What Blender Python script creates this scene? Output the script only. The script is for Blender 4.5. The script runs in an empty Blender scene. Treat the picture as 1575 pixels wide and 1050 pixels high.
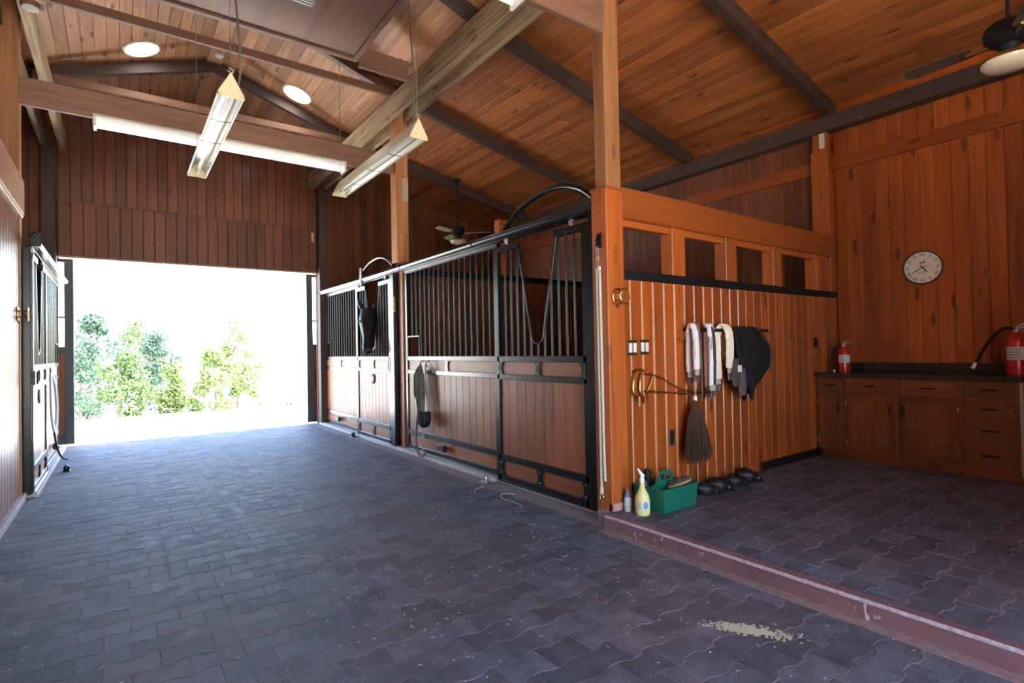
import bpy, bmesh, math, random
import numpy as np
from mathutils import Vector, Matrix
random.seed(7)
scene = bpy.context.scene
col = scene.collection
R = math.radians

# ------------------------------------------------------------------ camera
H = 1.36
F_PX, W_PX, H_PX = 830.72, 1575, 1050
yaw, pitch, roll = R(36.049), R(0.8717), R(-1.0966)
fw = Vector((math.sin(yaw)*math.cos(pitch), math.cos(yaw)*math.cos(pitch), math.sin(pitch)))
rt0 = Vector((math.cos(yaw), -math.sin(yaw), 0)); up0 = rt0.cross(fw)
rt = math.cos(roll)*rt0 + math.sin(roll)*up0
up = -math.sin(roll)*rt0 + math.cos(roll)*up0
cd = bpy.data.cameras.new('camera'); cd.sensor_width = 36; cd.lens = F_PX/W_PX*36
cd.clip_start = 0.05; cd.clip_end = 500
cam = bpy.data.objects.new('camera', cd); col.objects.link(cam)
M = Matrix((rt, up, -fw)).transposed().to_4x4(); M.translation = (0, 0, H)
cam.matrix_world = M
scene.camera = cam
def project(p):
    d = Vector(p) - Vector((0, 0, H)); z = d.dot(fw)
    if z < .05: return None
    return (W_PX/2 + F_PX*d.dot(rt)/z, H_PX/2 - F_PX*d.dot(up)/z, z)

# ------------------------------------------------------------------ sky, sun, exposure
world = bpy.data.worlds.new('world'); scene.world = world; world.use_nodes = True
wn = world.node_tree; bg = wn.nodes['Background']
sky = wn.nodes.new('ShaderNodeTexSky'); sky.sky_type = 'NISHITA'; sky.sun_disc = False
sky.sun_elevation = R(58); sky.sun_rotation = R(108); sky.air_density = 1.0; sky.dust_density = 2.0; sky.altitude = 200
wn.links.new(sky.outputs[0], bg.inputs[0]); bg.inputs[1].default_value = 1.0
sun = bpy.data.lights.new('sun', 'SUN'); sun.energy = 34.0; sun.angle = R(1.0); sun.color = (1, .95, .87)
so = bpy.data.objects.new('sun', sun); col.objects.link(so); so.rotation_euler = Vector((.75, -.25, 1.2)).to_track_quat('Z', 'Y').to_euler()
scene.view_settings.view_transform = 'Standard'; scene.view_settings.look = 'None'
scene.view_settings.gamma = 1.0; scene.view_settings.use_curve_mapping = False
scene.view_settings.exposure = 1.72
scene.cycles.max_bounces = 12; scene.cycles.diffuse_bounces = 6; scene.cycles.glossy_bounces = 4
scene.cycles.sample_clamp_indirect = 12.0
scene.cycles.use_denoising = True

# ------------------------------------------------------------------ mesh helpers
class MB:
    def __init__(s): s.v = []; s.f = []
    def add(s, vs, fs):
        n = len(s.v); s.v += [tuple(v) for v in vs]; s.f += [tuple(i+n for i in f) for f in fs]; return s
    def box(s, x0, x1, y0, y1, z0, z1, b=0.0):
        x0, x1 = min(x0, x1), max(x0, x1); y0, y1 = min(y0, y1), max(y0, y1); z0, z1 = min(z0, z1), max(z0, z1)
        if b <= 0:
            vs = [(x, y, z) for x in (x0, x1) for y in (y0, y1) for z in (z0, z1)]
            return s.add(vs, [(0,1,3,2),(4,6,7,5),(0,4,5,1),(2,3,7,6),(0,2,6,4),(1,5,7,3)])
        b = min(b, (x1-x0)*.45, (y1-y0)*.45, (z1-z0)*.45)
        lo = (x0, y0, z0); hi = (x1, y1, z1); vs = []; idx = {}
        for c in range(8):
            sg = [(c>>k)&1 for k in range(3)]
            for ax in range(3):
                p = []
                for k in range(3):
                    e = hi[k] if sg[k] else lo[k]
                    if k != ax: e += -b if sg[k] else b
                    p.append(e)
                idx[(c, ax)] = len(vs); vs.append(p)
        fs = []
        for ax in range(3):
            o = [k for k in range(3) if k != ax]
            for side in (0, 1):
                q = []
                for a, bb in ((0,0),(1,0),(1,1),(0,1)):
                    c = (side<<ax) | (a<<o[0]) | (bb<<o[1]); q.append(idx[(c, ax)])
                if (side == 1) == (ax == 1): q.reverse()
                fs.append(q)
        for ax in range(3):
            o = [k for k in range(3) if k != ax]
            for a in (0, 1):
                for bb in (0, 1):
                    c0 = (a<<o[0]) | (bb<<o[1]); c1 = c0 | (1<<ax)
                    fs.append((idx[(c0,o[0])], idx[(c1,o[0])], idx[(c1,o[1])], idx[(c0,o[1])]))
        for c in range(8): fs.append((idx[(c,0)], idx[(c,1)], idx[(c,2)]))
        return s.add(vs, fs)
    def tube(s, path, r, seg=8, closed=False, cap=True):
        P = [Vector(p) for p in path]; n = len(P); rr = r if isinstance(r, (list, tuple)) else [r]*n
        T = []
        for i in range(n):
            a = P[i-1] if (i > 0 or closed) else P[i]; b = P[(i+1) % n] if (i < n-1 or closed) else P[i]
            t = (b-a); T.append(t.normalized() if t.length > 1e-9 else Vector((0,0,1)))
        u = T[0].orthogonal().normalized(); vs = []; fs = []
        for i in range(n):
            if i: 
                u = u - T[i]*u.dot(T[i])
                u = u.normalized() if u.length > 1e-6 else T[i].orthogonal().normalized()
            w = T[i].cross(u)
            for k in range(seg):
                a = 2*math.pi*k/seg; vs.append(P[i] + (u*math.cos(a) + w*math.sin(a))*rr[i])
        m = n if closed else n-1
        for i in range(m):
            j = (i+1) % n
            for k in range(seg):
                l = (k+1) % seg; fs.append((i*seg+k, i*seg+l, j*seg+l, j*seg+k))
        if cap and not closed:
            fs.append(tuple(reversed(range(seg)))); fs.append(tuple(range((n-1)*seg, n*seg)))
        return s.add(vs, fs)
    def lathe(s, prof, c, axis=(0,0,1), seg=20, cap=True):
        ax = Vector(axis).normalized(); u = ax.orthogonal().normalized(); w = ax.cross(u); c = Vector(c)
        vs = []; fs = []; n = len(prof)
        for (r, h) in prof:
            for k in range(seg):
                a = 2*math.pi*k/seg; vs.append(c + ax*h + (u*math.cos(a)+w*math.sin(a))*max(r, 1e-4))
        for i in range(n-1):
            for k in range(seg):
                l = (k+1) % seg; fs.append((i*seg+k, i*seg+l, (i+1)*seg+l, (i+1)*seg+k))
        if cap: fs.append(tuple(reversed(range(seg)))); fs.append(tuple(range((n-1)*seg, n*seg)))
        return s.add(vs, fs)
    def prism(s, poly, fn, d0, d1):      # poly in 2d, fn(a,b,d)->xyz
        n = len(poly); vs = [fn(a, b, d0) for a, b in poly] + [fn(a, b, d1) for a, b in poly]
        fs = [tuple(range(n)), tuple(reversed(range(n, 2*n)))] + [(i, i+n, (i+1) % n + n, (i+1) % n) for i in range(n)]
        return s.add(vs, fs)
    def loft(s, rings, cap=True):
        n = len(rings[0]); vs = [p for r in rings for p in r]; fs = []
        for i in range(len(rings)-1):
            for k in range(n):
                l = (k+1) % n; fs.append((i*n+k, i*n+l, (i+1)*n+l, (i+1)*n+k))
        if cap: fs.append(tuple(reversed(range(n)))); fs.append(tuple(range((len(rings)-1)*n, len(rings)*n)))
        return s.add(vs, fs)
    def mesh(s, name, mat, off=(0,0,0), smooth=False):
        me = bpy.data.meshes.new(name); o = Vector(off)
        me.from_pydata([tuple(Vector(v)-o) for v in s.v], [], s.f); me.update()
        bm = bmesh.new(); bm.from_mesh(me); bmesh.ops.recalc_face_normals(bm, faces=bm.faces); bm.to_mesh(me); bm.free()
        if mat: me.materials.append(mat)
        if smooth:
            for p in me.polygons: p.use_smooth = True
            me.set_sharp_from_angle(angle=R(38))
        return me
    def build(s, name, mat, parent=None, smooth=False, loc=None):
        if parent is not None: loc = (0,0,0); off = wloc(parent)
        else:
            if loc is None:
                xs = list(zip(*s.v)); loc = ((min(xs[0])+max(xs[0]))/2, (min(xs[1])+max(xs[1]))/2, min(xs[2]))
            off = loc
        o = bpy.data.objects.new(name, s.mesh(name, mat, off, smooth)); col.objects.link(o)
        o.location = loc
        if parent is not None: o.parent = parent
        return o
def wloc(o):
    l = Vector(o.location)
    while o.parent: o = o.parent; l = l + Vector(o.location)
    return l
def inst(name, me, loc, parent=None, rot=None, scale=None):
    o = bpy.data.objects.new(name, me); col.objects.link(o)
    if parent is not None: o.parent = parent; o.location = Vector(loc) - wloc(parent)
    else: o.location = loc
    if rot: o.rotation_euler = rot
    if scale: o.scale = scale
    return o
def thing(name, label, cat, loc, group=None):
    o = bpy.data.objects.new(name, None); col.objects.link(o); o.location = loc; o.empty_display_size = .1
    o['label'] = label; o['category'] = cat
    if group: o['group'] = group
    return o
def tag(o, label, cat, group=None):
    o['label'] = label; o['category'] = cat
    if group: o['group'] = group
    return o
def struct(o, label=None):
    o['kind'] = 'structure'
    if label: o['label'] = label
    return o
def curve(pts, n=8):
    P = [Vector(p) for p in pts]; out = []
    for i in range(len(P)-1):
        p0 = P[max(i-1,0)]; p1 = P[i]; p2 = P[i+1]; p3 = P[min(i+2,len(P)-1)]
        for k in range(n):
            t = k/n; out.append(.5*((2*p1)+(p2-p0)*t+(2*p0-5*p1+4*p2-p3)*t*t+(3*p1-p0-3*p2+p3)*t**3))
    out.append(P[-1]); return out

# ------------------------------------------------------------------ materials
def newmat(name):
    m = bpy.data.materials.new(name); m.use_nodes = True; return m, m.node_tree, m.node_tree.nodes['Principled BSDF']
def plain(name, c, rough=.5, metal=0.0, spec=.5, coat=0.0, emit=None, estr=0, noise=0.0, nscale=30):
    m, t, b = newmat(name)
    b.inputs['Base Color'].default_value = (*c, 1); b.inputs['Roughness'].default_value = rough
    b.inputs['Metallic'].default_value = metal; b.inputs['Specular IOR Level'].default_value = spec
    b.inputs['Coat Weight'].default_value = coat; b.inputs['Coat Roughness'].default_value = .12
    if emit: b.inputs['Emission Color'].default_value = (*emit, 1); b.inputs['Emission Strength'].default_value = estr
    if noise:
        L = t.links; g = t.nodes.new('ShaderNodeNewGeometry'); n = t.nodes.new('ShaderNodeTexNoise'); n.inputs['Scale'].default_value = nscale
        n.inputs['Detail'].default_value = 5
        L.new(g.outputs['Position'], n.inputs['Vector'])
        r = t.nodes.new('ShaderNodeMapRange'); r.inputs[1].default_value = .3; r.inputs[2].default_value = .7
        r.inputs[3].default_value = 1-noise; r.inputs[4].default_value = 1+noise; L.new(n.outputs[0], r.inputs[0])
        x = t.nodes.new('ShaderNodeMix'); x.data_type = 'RGBA'; x.blend_type = 'MULTIPLY'; x.inputs[0].default_value = 1
        x.inputs[6].default_value = (*c, 1); L.new(r.outputs[0], x.inputs[7]); L.new(x.outputs[2], b.inputs['Base Color'])
    return m
def wood(name, c1, c2, axis, rough=.4, coat=0.0, knots=.5, grain=1.0, spec=.5, vary=.22, spread=.6):
    """plank wood: grain runs along the given object axis, every object its own cut"""
    m, t, b = newmat(name); N = t.nodes; L = t.links
    tc = N.new('ShaderNodeTexCoord'); oi = N.new('ShaderNodeObjectInfo')
    mu = N.new('ShaderNodeVectorMath'); mu.operation = 'SCALE'; mu.inputs[0].default_value = (37.1, 53.7, 71.3); L.new(oi.outputs['Random'], mu.inputs['Scale'])
    ad = N.new('ShaderNodeVectorMath'); ad.operation = 'ADD'; L.new(tc.outputs['Object'], ad.inputs[0]); L.new(mu.outputs[0], ad.inputs[1])
    def stretch(a, c):
        s = N.new('ShaderNodeVectorMath'); s.operation = 'MULTIPLY'
        s.inputs[1].default_value = tuple(c if k == axis else a for k in range(3)); L.new(ad.outputs[0], s.inputs[0]); return s
    s1 = stretch(26*grain, 1.3*grain); n1 = N.new('ShaderNodeTexNoise'); n1.inputs['Scale'].default_value = 1; n1.inputs['Detail'].default_value = 5; n1.inputs['Distortion'].default_value = .8; L.new(s1.outputs[0], n1.inputs['Vector'])
    s2 = stretch(4.0, .55); n2 = N.new('ShaderNodeTexNoise'); n2.inputs['Scale'].default_value = 1; n2.inputs['Detail'].default_value = 2; L.new(s2.outputs[0], n2.inputs['Vector'])
    av = N.new('ShaderNodeMath'); av.operation = 'ADD'; L.new(n1.outputs[0], av.inputs[0]); L.new(n2.outputs[0], av.inputs[1])
    mr = N.new('ShaderNodeMapRange'); mr.inputs[1].default_value = 1-spread*.5; mr.inputs[2].default_value = 1+spread*.5; L.new(av.outputs[0], mr.inputs[0])
    mx = N.new('ShaderNodeMix'); mx.data_type = 'RGBA'; mx.inputs[6].default_value = (*c2, 1); mx.inputs[7].default_value = (*c1, 1); L.new(mr.outputs[0], mx.inputs[0])
    # per board tone
    tone = N.new('ShaderNodeMapRange'); tone.inputs[3].default_value = 1-vary; tone.inputs[4].default_value = 1+vary; L.new(oi.outputs['Random'], tone.inputs[0])
    ml = N.new('ShaderNodeMix'); ml.data_type = 'RGBA'; ml.blend_type = 'MULTIPLY'; ml.inputs[0].default_value = 1; L.new(mx.outputs[2], ml.inputs[6]); L.new(tone.outputs[0], ml.inputs[7])
    out = ml.outputs[2]
    if knots > 0:
        s3 = stretch(6.5, 1.9); v = N.new('ShaderNodeTexVoronoi'); v.inputs['Scale'].default_value = 1; L.new(s3.outputs[0], v.inputs['Vector'])
        k = N.new('ShaderNodeMapRange'); k.inputs[1].default_value = .10; k.inputs[2].default_value = .19; k.inputs[3].default_value = knots; k.inputs[4].default_value = 0; L.new(v.outputs['Distance'], k.inputs[0])
        kx = N.new('ShaderNodeMix'); kx.data_type = 'RGBA'; kx.inputs[7].default_value = (c2[0]*.16, c2[1]*.14, c2[2]*.14, 1); L.new(k.outputs[0], kx.inputs[0]); L.new(out, kx.inputs[6]); out = kx.outputs[2]
    L.new(out, b.inputs['Base Color'])
    b.inputs['Roughness'].default_value = rough; b.inputs['Specular IOR Level'].default_value = spec
    b.inputs['Coat Weight'].default_value = coat; b.inputs['Coat Roughness'].default_value = .16
    bp = N.new('ShaderNodeBump'); bp.inputs['Strength'].default_value = .12; bp.inputs['Distance'].default_value = .01; L.new(n1.outputs[0], bp.inputs['Height']); L.new(bp.outputs[0], b.inputs['Normal'])
    return m
_wc = {}
WD = dict(
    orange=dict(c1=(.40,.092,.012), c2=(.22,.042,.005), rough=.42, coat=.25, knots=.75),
    post=dict(c1=(.42,.105,.018), c2=(.26,.058,.009), rough=.45, coat=.15, knots=.35),
    upost=dict(c1=(.46,.20,.075), c2=(.27,.10,.034), rough=.6, knots=.5),
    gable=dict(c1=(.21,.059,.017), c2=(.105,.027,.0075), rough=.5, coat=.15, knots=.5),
    stall=dict(c1=(.34,.105,.034), c2=(.17,.046,.014), rough=.42, coat=.05, spec=.3, knots=.3),
    lwall=dict(c1=(.31,.105,.042), c2=(.155,.046,.017), rough=.34, coat=.2, spec=.4, knots=.3),
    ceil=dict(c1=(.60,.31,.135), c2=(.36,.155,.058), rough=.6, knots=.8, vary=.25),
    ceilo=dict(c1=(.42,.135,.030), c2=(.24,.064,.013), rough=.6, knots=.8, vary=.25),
    beam=dict(c1=(.52,.38,.20), c2=(.17,.10,.045), rough=.75, knots=.55, vary=.1, spread=.5),
    dark=dict(c1=(.085,.046,.030), c2=(.040,.020,.013), rough=.65, knots=.2, vary=.12),
    tie=dict(c1=(.27,.135,.080), c2=(.16,.075,.042), rough=.6, knots=.2, vary=.15),
    cab=dict(c1=(.19,.048,.010), c2=(.10,.023,.004), rough=.4, coat=.2, knots=.15),
    ply=dict(c1=(.25,.13,.082), c2=(.17,.083,.050), rough=.6, knots=0, vary=.1, grain=.35),
)
def W(kind, axis):
    if (kind, axis) not in _wc: _wc[(kind, axis)] = wood('wood_%s_%s' % (kind, 'xyz'[axis]), axis=axis, **WD[kind])
    return _wc[(kind, axis)]
BLACK = plain('black_metal', (.006, .007, .008), .26, 0, .4, coat=.12)
BLACKM = plain('black_matte', (.006, .006, .007), .6, spec=.3)
STEEL = plain('galvanised_steel', (.45, .45, .43), .35, .9)
BRASS = plain('brass', (.55, .36, .11), .3, 1.0)
CREAM = plain('cream_enamel', (.74, .66, .40), .45)
WHITE = plain('white_enamel', (.80, .79, .74), .4)
TUBE = plain('lit_tube', (.9, .9, .86), .4, emit=(1, .93, .80), estr=0.25)
REFL = plain('reflector', (.86, .86, .80), .3, .35)
SUNTUBE = plain('sun_tunnel_diffuser', (.95, .95, .95), .4, emit=(1, .97, .92), estr=9.0)
CONC = plain('concrete', (.42, .38, .36), .8, noise=.18, nscale=14)
JOINT = plain('joint_sand', (.20, .165, .165), .9, noise=.3, nscale=60)
GLASS = None
def glass():
    m, t, b = newmat('glass'); b.inputs['Base Color'].default_value = (.95, .98, .97, 1); b.inputs['Roughness'].default_value = .02
    b.inputs['Transmission Weight'].default_value = 1; b.inputs['IOR'].default_value = 1.05; return m
GLASS = glass()
def paver_mat():
    m, t, b = newmat('rubber_paver'); N = t.nodes; L = t.links
    g = N.new('ShaderNodeNewGeometry'); oi = N.new('ShaderNodeObjectInfo')
    def noise(s, d=4):
        n = N.new('ShaderNodeTexNoise'); n.inputs['Scale'].default_value = s; n.inputs['Detail'].default_value = d; L.new(g.outputs['Position'], n.inputs['Vector']); return n
    big = noise(.9, 3); fine = noise(190, 2); mid = noise(9, 5)
    a = N.new('ShaderNodeMix'); a.data_type = 'RGBA'; a.inputs[6].default_value = (.085, .095, .118, 1); a.inputs[7].default_value = (.118, .106, .118, 1)
    mr = N.new('ShaderNodeMapRange'); mr.inputs[1].default_value = .38; mr.inputs[2].default_value = .62; L.new(big.outputs[0], mr.inputs[0]); L.new(mr.outputs[0], a.inputs[0])
    ri = N.new('ShaderNodeMath'); ri.operation = 'ADD'; L.new(g.outputs['Random Per Island'], ri.inputs[0]); L.new(oi.outputs['Random'], ri.inputs[1])
    fr = N.new('ShaderNodeMath'); fr.operation = 'FRACT'; L.new(ri.outputs[0], fr.inputs[0])
    tone = N.new('ShaderNodeMapRange'); tone.inputs[3].default_value = .76; tone.inputs[4].default_value = 1.3; L.new(fr.outputs[0], tone.inputs[0])
    ft = N.new('ShaderNodeMapRange'); ft.inputs[1].default_value = .3; ft.inputs[2].default_value = .7; ft.inputs[3].default_value = .45; ft.inputs[4].default_value = 1.6; L.new(fine.outputs[0], ft.inputs[0])
    mt = N.new('ShaderNodeMapRange'); mt.inputs[1].default_value = .3; mt.inputs[2].default_value = .7; mt.inputs[3].default_value = .7; mt.inputs[4].default_value = 1.3; L.new(mid.outputs[0], mt.inputs[0])
    p1 = N.new('ShaderNodeMath'); p1.operation = 'MULTIPLY'; L.new(tone.outputs[0], p1.inputs[0]); L.new(ft.outputs[0], p1.inputs[1])
    p2 = N.new('ShaderNodeMath'); p2.operation = 'MULTIPLY'; L.new(p1.outputs[0], p2.inputs[0]); L.new(mt.outputs[0], p2.inputs[1])
    ml = N.new('ShaderNodeMix'); ml.data_type = 'RGBA'; ml.blend_type = 'MULTIPLY'; ml.inputs[0].default_value = 1; L.new(a.outputs[2], ml.inputs[6]); L.new(p2.outputs[0], ml.inputs[7])
    L.new(ml.outputs[2], b.inputs['Base Color'])
    rr = N.new('ShaderNodeMapRange'); rr.inputs[1].default_value = .3; rr.inputs[2].default_value = .7; rr.inputs[3].default_value = .60; rr.inputs[4].default_value = .82; b.inputs['Specular IOR Level'].default_value = .28; L.new(mid.outputs[0], rr.inputs[0]); L.new(rr.outputs[0], b.inputs['Roughness'])
    bp = N.new('ShaderNodeBump'); bp.inputs['Strength'].default_value = .35; bp.inputs['Distance'].default_value = .004; L.new(fine.outputs[0], bp.inputs['Height']); L.new(bp.outputs[0], b.inputs['Normal'])
    return m
PAVER = paver_mat()
def kerb_mat():
    m, t, b = newmat('painted_kerb'); N = t.nodes; L = t.links; g = N.new('ShaderNodeNewGeometry')
    n1 = N.new('ShaderNodeTexNoise'); n1.inputs['Scale'].default_value = 6; n1.inputs['Detail'].default_value = 6; L.new(g.outputs['Position'], n1.inputs['Vector'])
    mx = N.new('ShaderNodeMix'); mx.data_type = 'RGBA'; mx.inputs[6].default_value = (.13, .062, .068, 1); mx.inputs[7].default_value = (.26, .135, .145, 1); L.new(n1.outputs[0], mx.inputs[0])
    s = N.new('ShaderNodeVectorMath'); s.operation = 'MULTIPLY'; s.inputs[1].default_value = (20, 14, 5); L.new(g.outputs['Position'], s.inputs[0])
    n2 = N.new('ShaderNodeTexNoise'); n2.inputs['Scale'].default_value = 1.6; n2.inputs['Detail'].default_value = 5; n2.inputs['Distortion'].default_value = 1.2; L.new(s.outputs[0], n2.inputs['Vector'])
    k = N.new('ShaderNodeMapRange'); k.inputs[1].default_value = .66; k.inputs[2].default_value = .70; L.new(n2.outputs[0], k.inputs[0])
    m2 = N.new('ShaderNodeMix'); m2.data_type = 'RGBA'; m2.inputs[7].default_value = (.55, .45, .43, 1); L.new(k.outputs[0], m2.inputs[0]); L.new(mx.outputs[2], m2.inputs[6])
    L.new(m2.outputs[2], b.inputs['Base Color']); b.inputs['Roughness'].default_value = .6; return m
KERB = kerb_mat()

# ------------------------------------------------------------------ geometry constants
YG = 10.7            # far gable wall
YS = -2.7            # near gable wall, behind the camera
XR = 7.0             # clock wall
XC = 1.17            # ridge
XL = 2*XC - XR
ZF = .10             # raised floor
YW = 2.95            # grooved partition
def roof(x):         # underside of the ceiling boards
    d = abs(x - XC)
    if d <= 2.03: return 5.764 - .335*d
    return 5.084 - .222*(d - 2.03)

# ------------------------------------------------------------------ planks
_pm = {}
def plank_mesh(w, h, t, mat, c=.007):
    """vertical board, front at local -y, with V edges on both long sides"""
    k = (round(w,4), round(h,4), t, mat.name, c)
    if k not in _pm:
        b = MB(); a = w/2 - .0006
        poly = [(-a, t), (-a, c), (-a+c, 0), (a-c, 0), (a, c), (a, t)]
        b.prism(poly, lambda u, v, d: (u, v, d), 0, h); _pm[k] = b.mesh('plank', mat)
    return _pm[k]
def wall_boards(parent, along, s0, s1, face, nrm, z0, z1, mat, pitch=.14, t=.022, zfun=None, gap=0.0, c_=.007):
    """row of upright boards; along 'x' or 'y'; nrm +1/-1 = side the face looks to on the other axis"""
    n = max(1, round((s1-s0)/pitch)); w = (s1-s0)/n
    for i in range(n):
        c = s0 + (i+.5)*w
        if zfun: 
            # slanted top
            b = MB(); a = w/2 - .0006; cc = .007
            poly = [(-a, t), (-a, cc), (-a+cc, 0), (a-cc, 0), (a, cc), (a, t)]
            if along == 'x': sg = -nrm
            vs0 = [(u, v, 0) for u, v in poly]
            def top(u): return zfun(c + u*(1 if nrm < 0 else -1)) - z0
            vs1 = [(u, v, max(.01, top(u))) for u, v in poly]
            b.loft([vs0, vs1]); me = b.mesh('plank', mat)
        else: me = plank_mesh(w-gap, z1-z0, t, mat, c_)
        if along == 'x': inst('plank', me, (c, face, z0), parent, rot=(0,0,0 if nrm < 0 else math.pi))
        else: inst('plank', me, (face, c, z0), parent, rot=(0,0, R(90) if nrm > 0 else R(-90)))

# ------------------------------------------------------------------ ground outside
def ground_z(y): 
    if y < 15.5: return -.03
    return -.03 - 1.75*min(1, (y-15.5)/12)**1.0
def outside_mat():
    m, t, b = newmat('pale_gravel'); N = t.nodes; L = t.links; g = N.new('ShaderNodeNewGeometry')
    n1 = N.new('ShaderNodeTexNoise'); n1.inputs['Scale'].default_value = .35; n1.inputs['Detail'].default_value = 6; L.new(g.outputs['Position'], n1.inputs['Vector'])
    mx = N.new('ShaderNodeMix'); mx.data_type = 'RGBA'; mx.inputs[6].default_value = (.40, .37, .32, 1); mx.inputs[7].default_value = (.52, .50, .46, 1); L.new(n1.outputs[0], mx.inputs[0])
    L.new(mx.outputs[2], b.inputs['Base Color']); b.inputs['Roughness'].default_value = .9; return m
g = MB(); ys = [-70, -40, -20, YS-.2, YG+.1, 13, 15.5, 17.5, 20, 23, 27.5, 34, 50, 120]
xs = [-90, -40, -15, 0, 15, 40, 90]
g.add([(x, y, ground_z(y) if y > YG else -.06) for y in ys for x in xs],
      [(j*len(xs)+i, j*len(xs)+i+1, (j+1)*len(xs)+i+1, (j+1)*len(xs)+i) for j in range(len(ys)-1) for i in range(len(xs)-1)])
struct(g.build('ground', outside_mat(), loc=(0,0,0)), 'pale sunlit gravel ground beyond the barn doorway')
a = MB()
a.box(-3.5, 6, YG+.1, 14.6, -.05, -.012, .004)
struct(a.build('apron', plain('apron_concrete', (.46, .47, .46), .8, noise=.1, nscale=5)), 'pale concrete apron outside the barn doorway')

# ------------------------------------------------------------------ floors
PW, PH = .21, .1525
AMP = .011
def paver_outline(g1, g2):
    """zig-zag paver about its centre; ends tall, waist narrow"""
    h = PH/2; a = AMP; L_ = PW/2 - g2
    u = (.036, .069)
    bot = [(-L_, -h-a), (-PW/2+u[0], -h-a), (-PW/2+u[1], -h+a), (PW/2-u[1], -h+a), (PW/2-u[0], -h-a), (L_, -h-a)]
    topp = [(L_, h+a), (PW/2-u[0], h+a), (PW/2-u[1], h-a), (-PW/2+u[1], h-a), (-PW/2+u[0], h+a), (-L_, h+a)]
    s = lambda p, d: [(x, y + (d if y < 0 else -d)) for x, y in p]
    return s(bot, g1) + s(topp, g1)
OUT0 = paver_outline(.0028, .0012)
OUT1 = [(x*.982, y*.976) for x, y in OUT0]
PT = .012
def paver_vf():
    n = len(OUT0); vs = [(x, y, -.004) for x, y in OUT0] + [(x, y, PT-.0018) for x, y in OUT0] + [(x, y, PT) for x, y in OUT1]
    fs = [(i, (i+1) % n, (i+1) % n+n, i+n) for i in range(n)] + [(i+n, (i+1) % n+n, (i+1) % n+2*n, i+2*n) for i in range(n)]
    # top: split in a fan of quads (concave)
    o = 2*n; fs += [(o+0, o+1, o+10, o+11), (o+1, o+2, o+9, o+10), (o+2, o+3, o+8, o+9), (o+3, o+4, o+7, o+8), (o+4, o+5, o+6, o+7)]
    return vs, fs
PVS, PFS = paver_vf()
pme = bpy.data.meshes.new('paver'); pme.from_pydata(PVS, [], PFS); pme.update(); pme.materials.append(PAVER)
def lay(parent, x0, x1, y0, y1, z, keep=300):
    cells = []
    j0 = int(math.floor((y0-2.097)/PH))-1; j1 = int(math.ceil((y1-2.097)/PH))+1
    for j in range(j0, j1):
        cy = 2.097 + (j+.5)*PH          # row between line j and j+1; low plateaus of line 0 centred at x=1.088
        sh = 1.088 + (0 if j % 2 == 0 else PW/2) + PW/2
        i0 = int(math.floor((x0-sh)/PW))-1; i1 = int(math.ceil((x1-sh)/PW))+1
        for i in range(i0, i1):
            cx = sh + i*PW
            if x0 < cx-PW*.5+.001 and cx+PW*.5-.001 < x1 and y0 < cy-PH/2-.012 and cy+PH/2+.012 < y1: full = True
            elif cx+PW*.5 > x0+.01 and cx-PW*.5 < x1-.01 and cy+PH/2 > y0+.01 and cy-PH/2 < y1-.01: full = False
            else: continue
            pr = project((cx, cy, z)); vis = pr is not None and -40 < pr[0] < W_PX+40 and -20 < pr[1] < H_PX+30
            cells.append((pr[2] if vis else 1e3, cx, cy, full))
    cells.sort(); stuff = MB(); cnt = 0
    for d, cx, cy, full in cells:
        rx = random.gauss(0, .0009); ry = random.gauss(0, .0009); dz = random.gauss(0, .0007)
        if full and d < 900 and cnt < keep:
            inst('paver', pme, (cx+rx, cy+ry, z+dz), parent); cnt += 1
        elif full:
            stuff.add([(x+cx+rx, y+cy+ry, w+z+dz) for x, y, w in PVS], PFS)
        else:                           # cut pavers along the edges
            n = len(OUT0); cl = lambda p: (min(max(p[0]+cx, x0), x1), min(max(p[1]+cy, y0), y1), p[2]+z+dz)
            stuff.add([cl(p) for p in PVS], PFS)
    me = bpy.data.meshes.new('paver_field'); me.from_pydata(stuff.v, [], stuff.f); me.update(); me.materials.append(PAVER)
    o = inst('paver_field', me, (0,0,0), parent); o.location = -wloc(parent); o['kind'] = 'stuff'
b = MB(); b.box(-.90, 3.45, YS-.1, YG+.12, -.30, -.0022)
fl = struct(b.build('floor', JOINT), 'dark interlocking zig-zag rubber pavers of the barn aisle')
lay(fl, -.80, 2.955, YS+.02, YG+.08, -.012)
lay_bay_y0 = -.95
b = MB(); b.box(3.02, XR+.05, lay_bay_y0, YW+.10, -.2, ZF-.0026)
fb = struct(b.build('floor_raised_bay', plain('joint_bay', (.27,.22,.215), .9)), 'raised bay floor of zig-zag rubber pavers')
lay(fb, 3.03, XR, lay_bay_y0, YW, ZF-.0125)
b = MB(); b.box(2.955, 3.028, lay_bay_y0, YW-.03, -.02, ZF+.002, .006)
kb = struct(b.build('kerb', KERB), 'scuffed mauve painted kerb edging the raised bay')
b = MB(); b.box(2.949, 2.957, lay_bay_y0, YW-.035, ZF-.016, ZF+.004, .002); b.build('edge_strip', plain('scuffed_edge', (.50,.40,.42), .5, noise=.35, nscale=40), kb)
b = MB(); b.box(2.87, 2.955, lay_bay_y0, YW-.05, -.008, .0025, .002); b.build('mortar_fillet', plain('pink_mortar', (.24,.155,.14), .85, noise=.25, nscale=25), kb)
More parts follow.
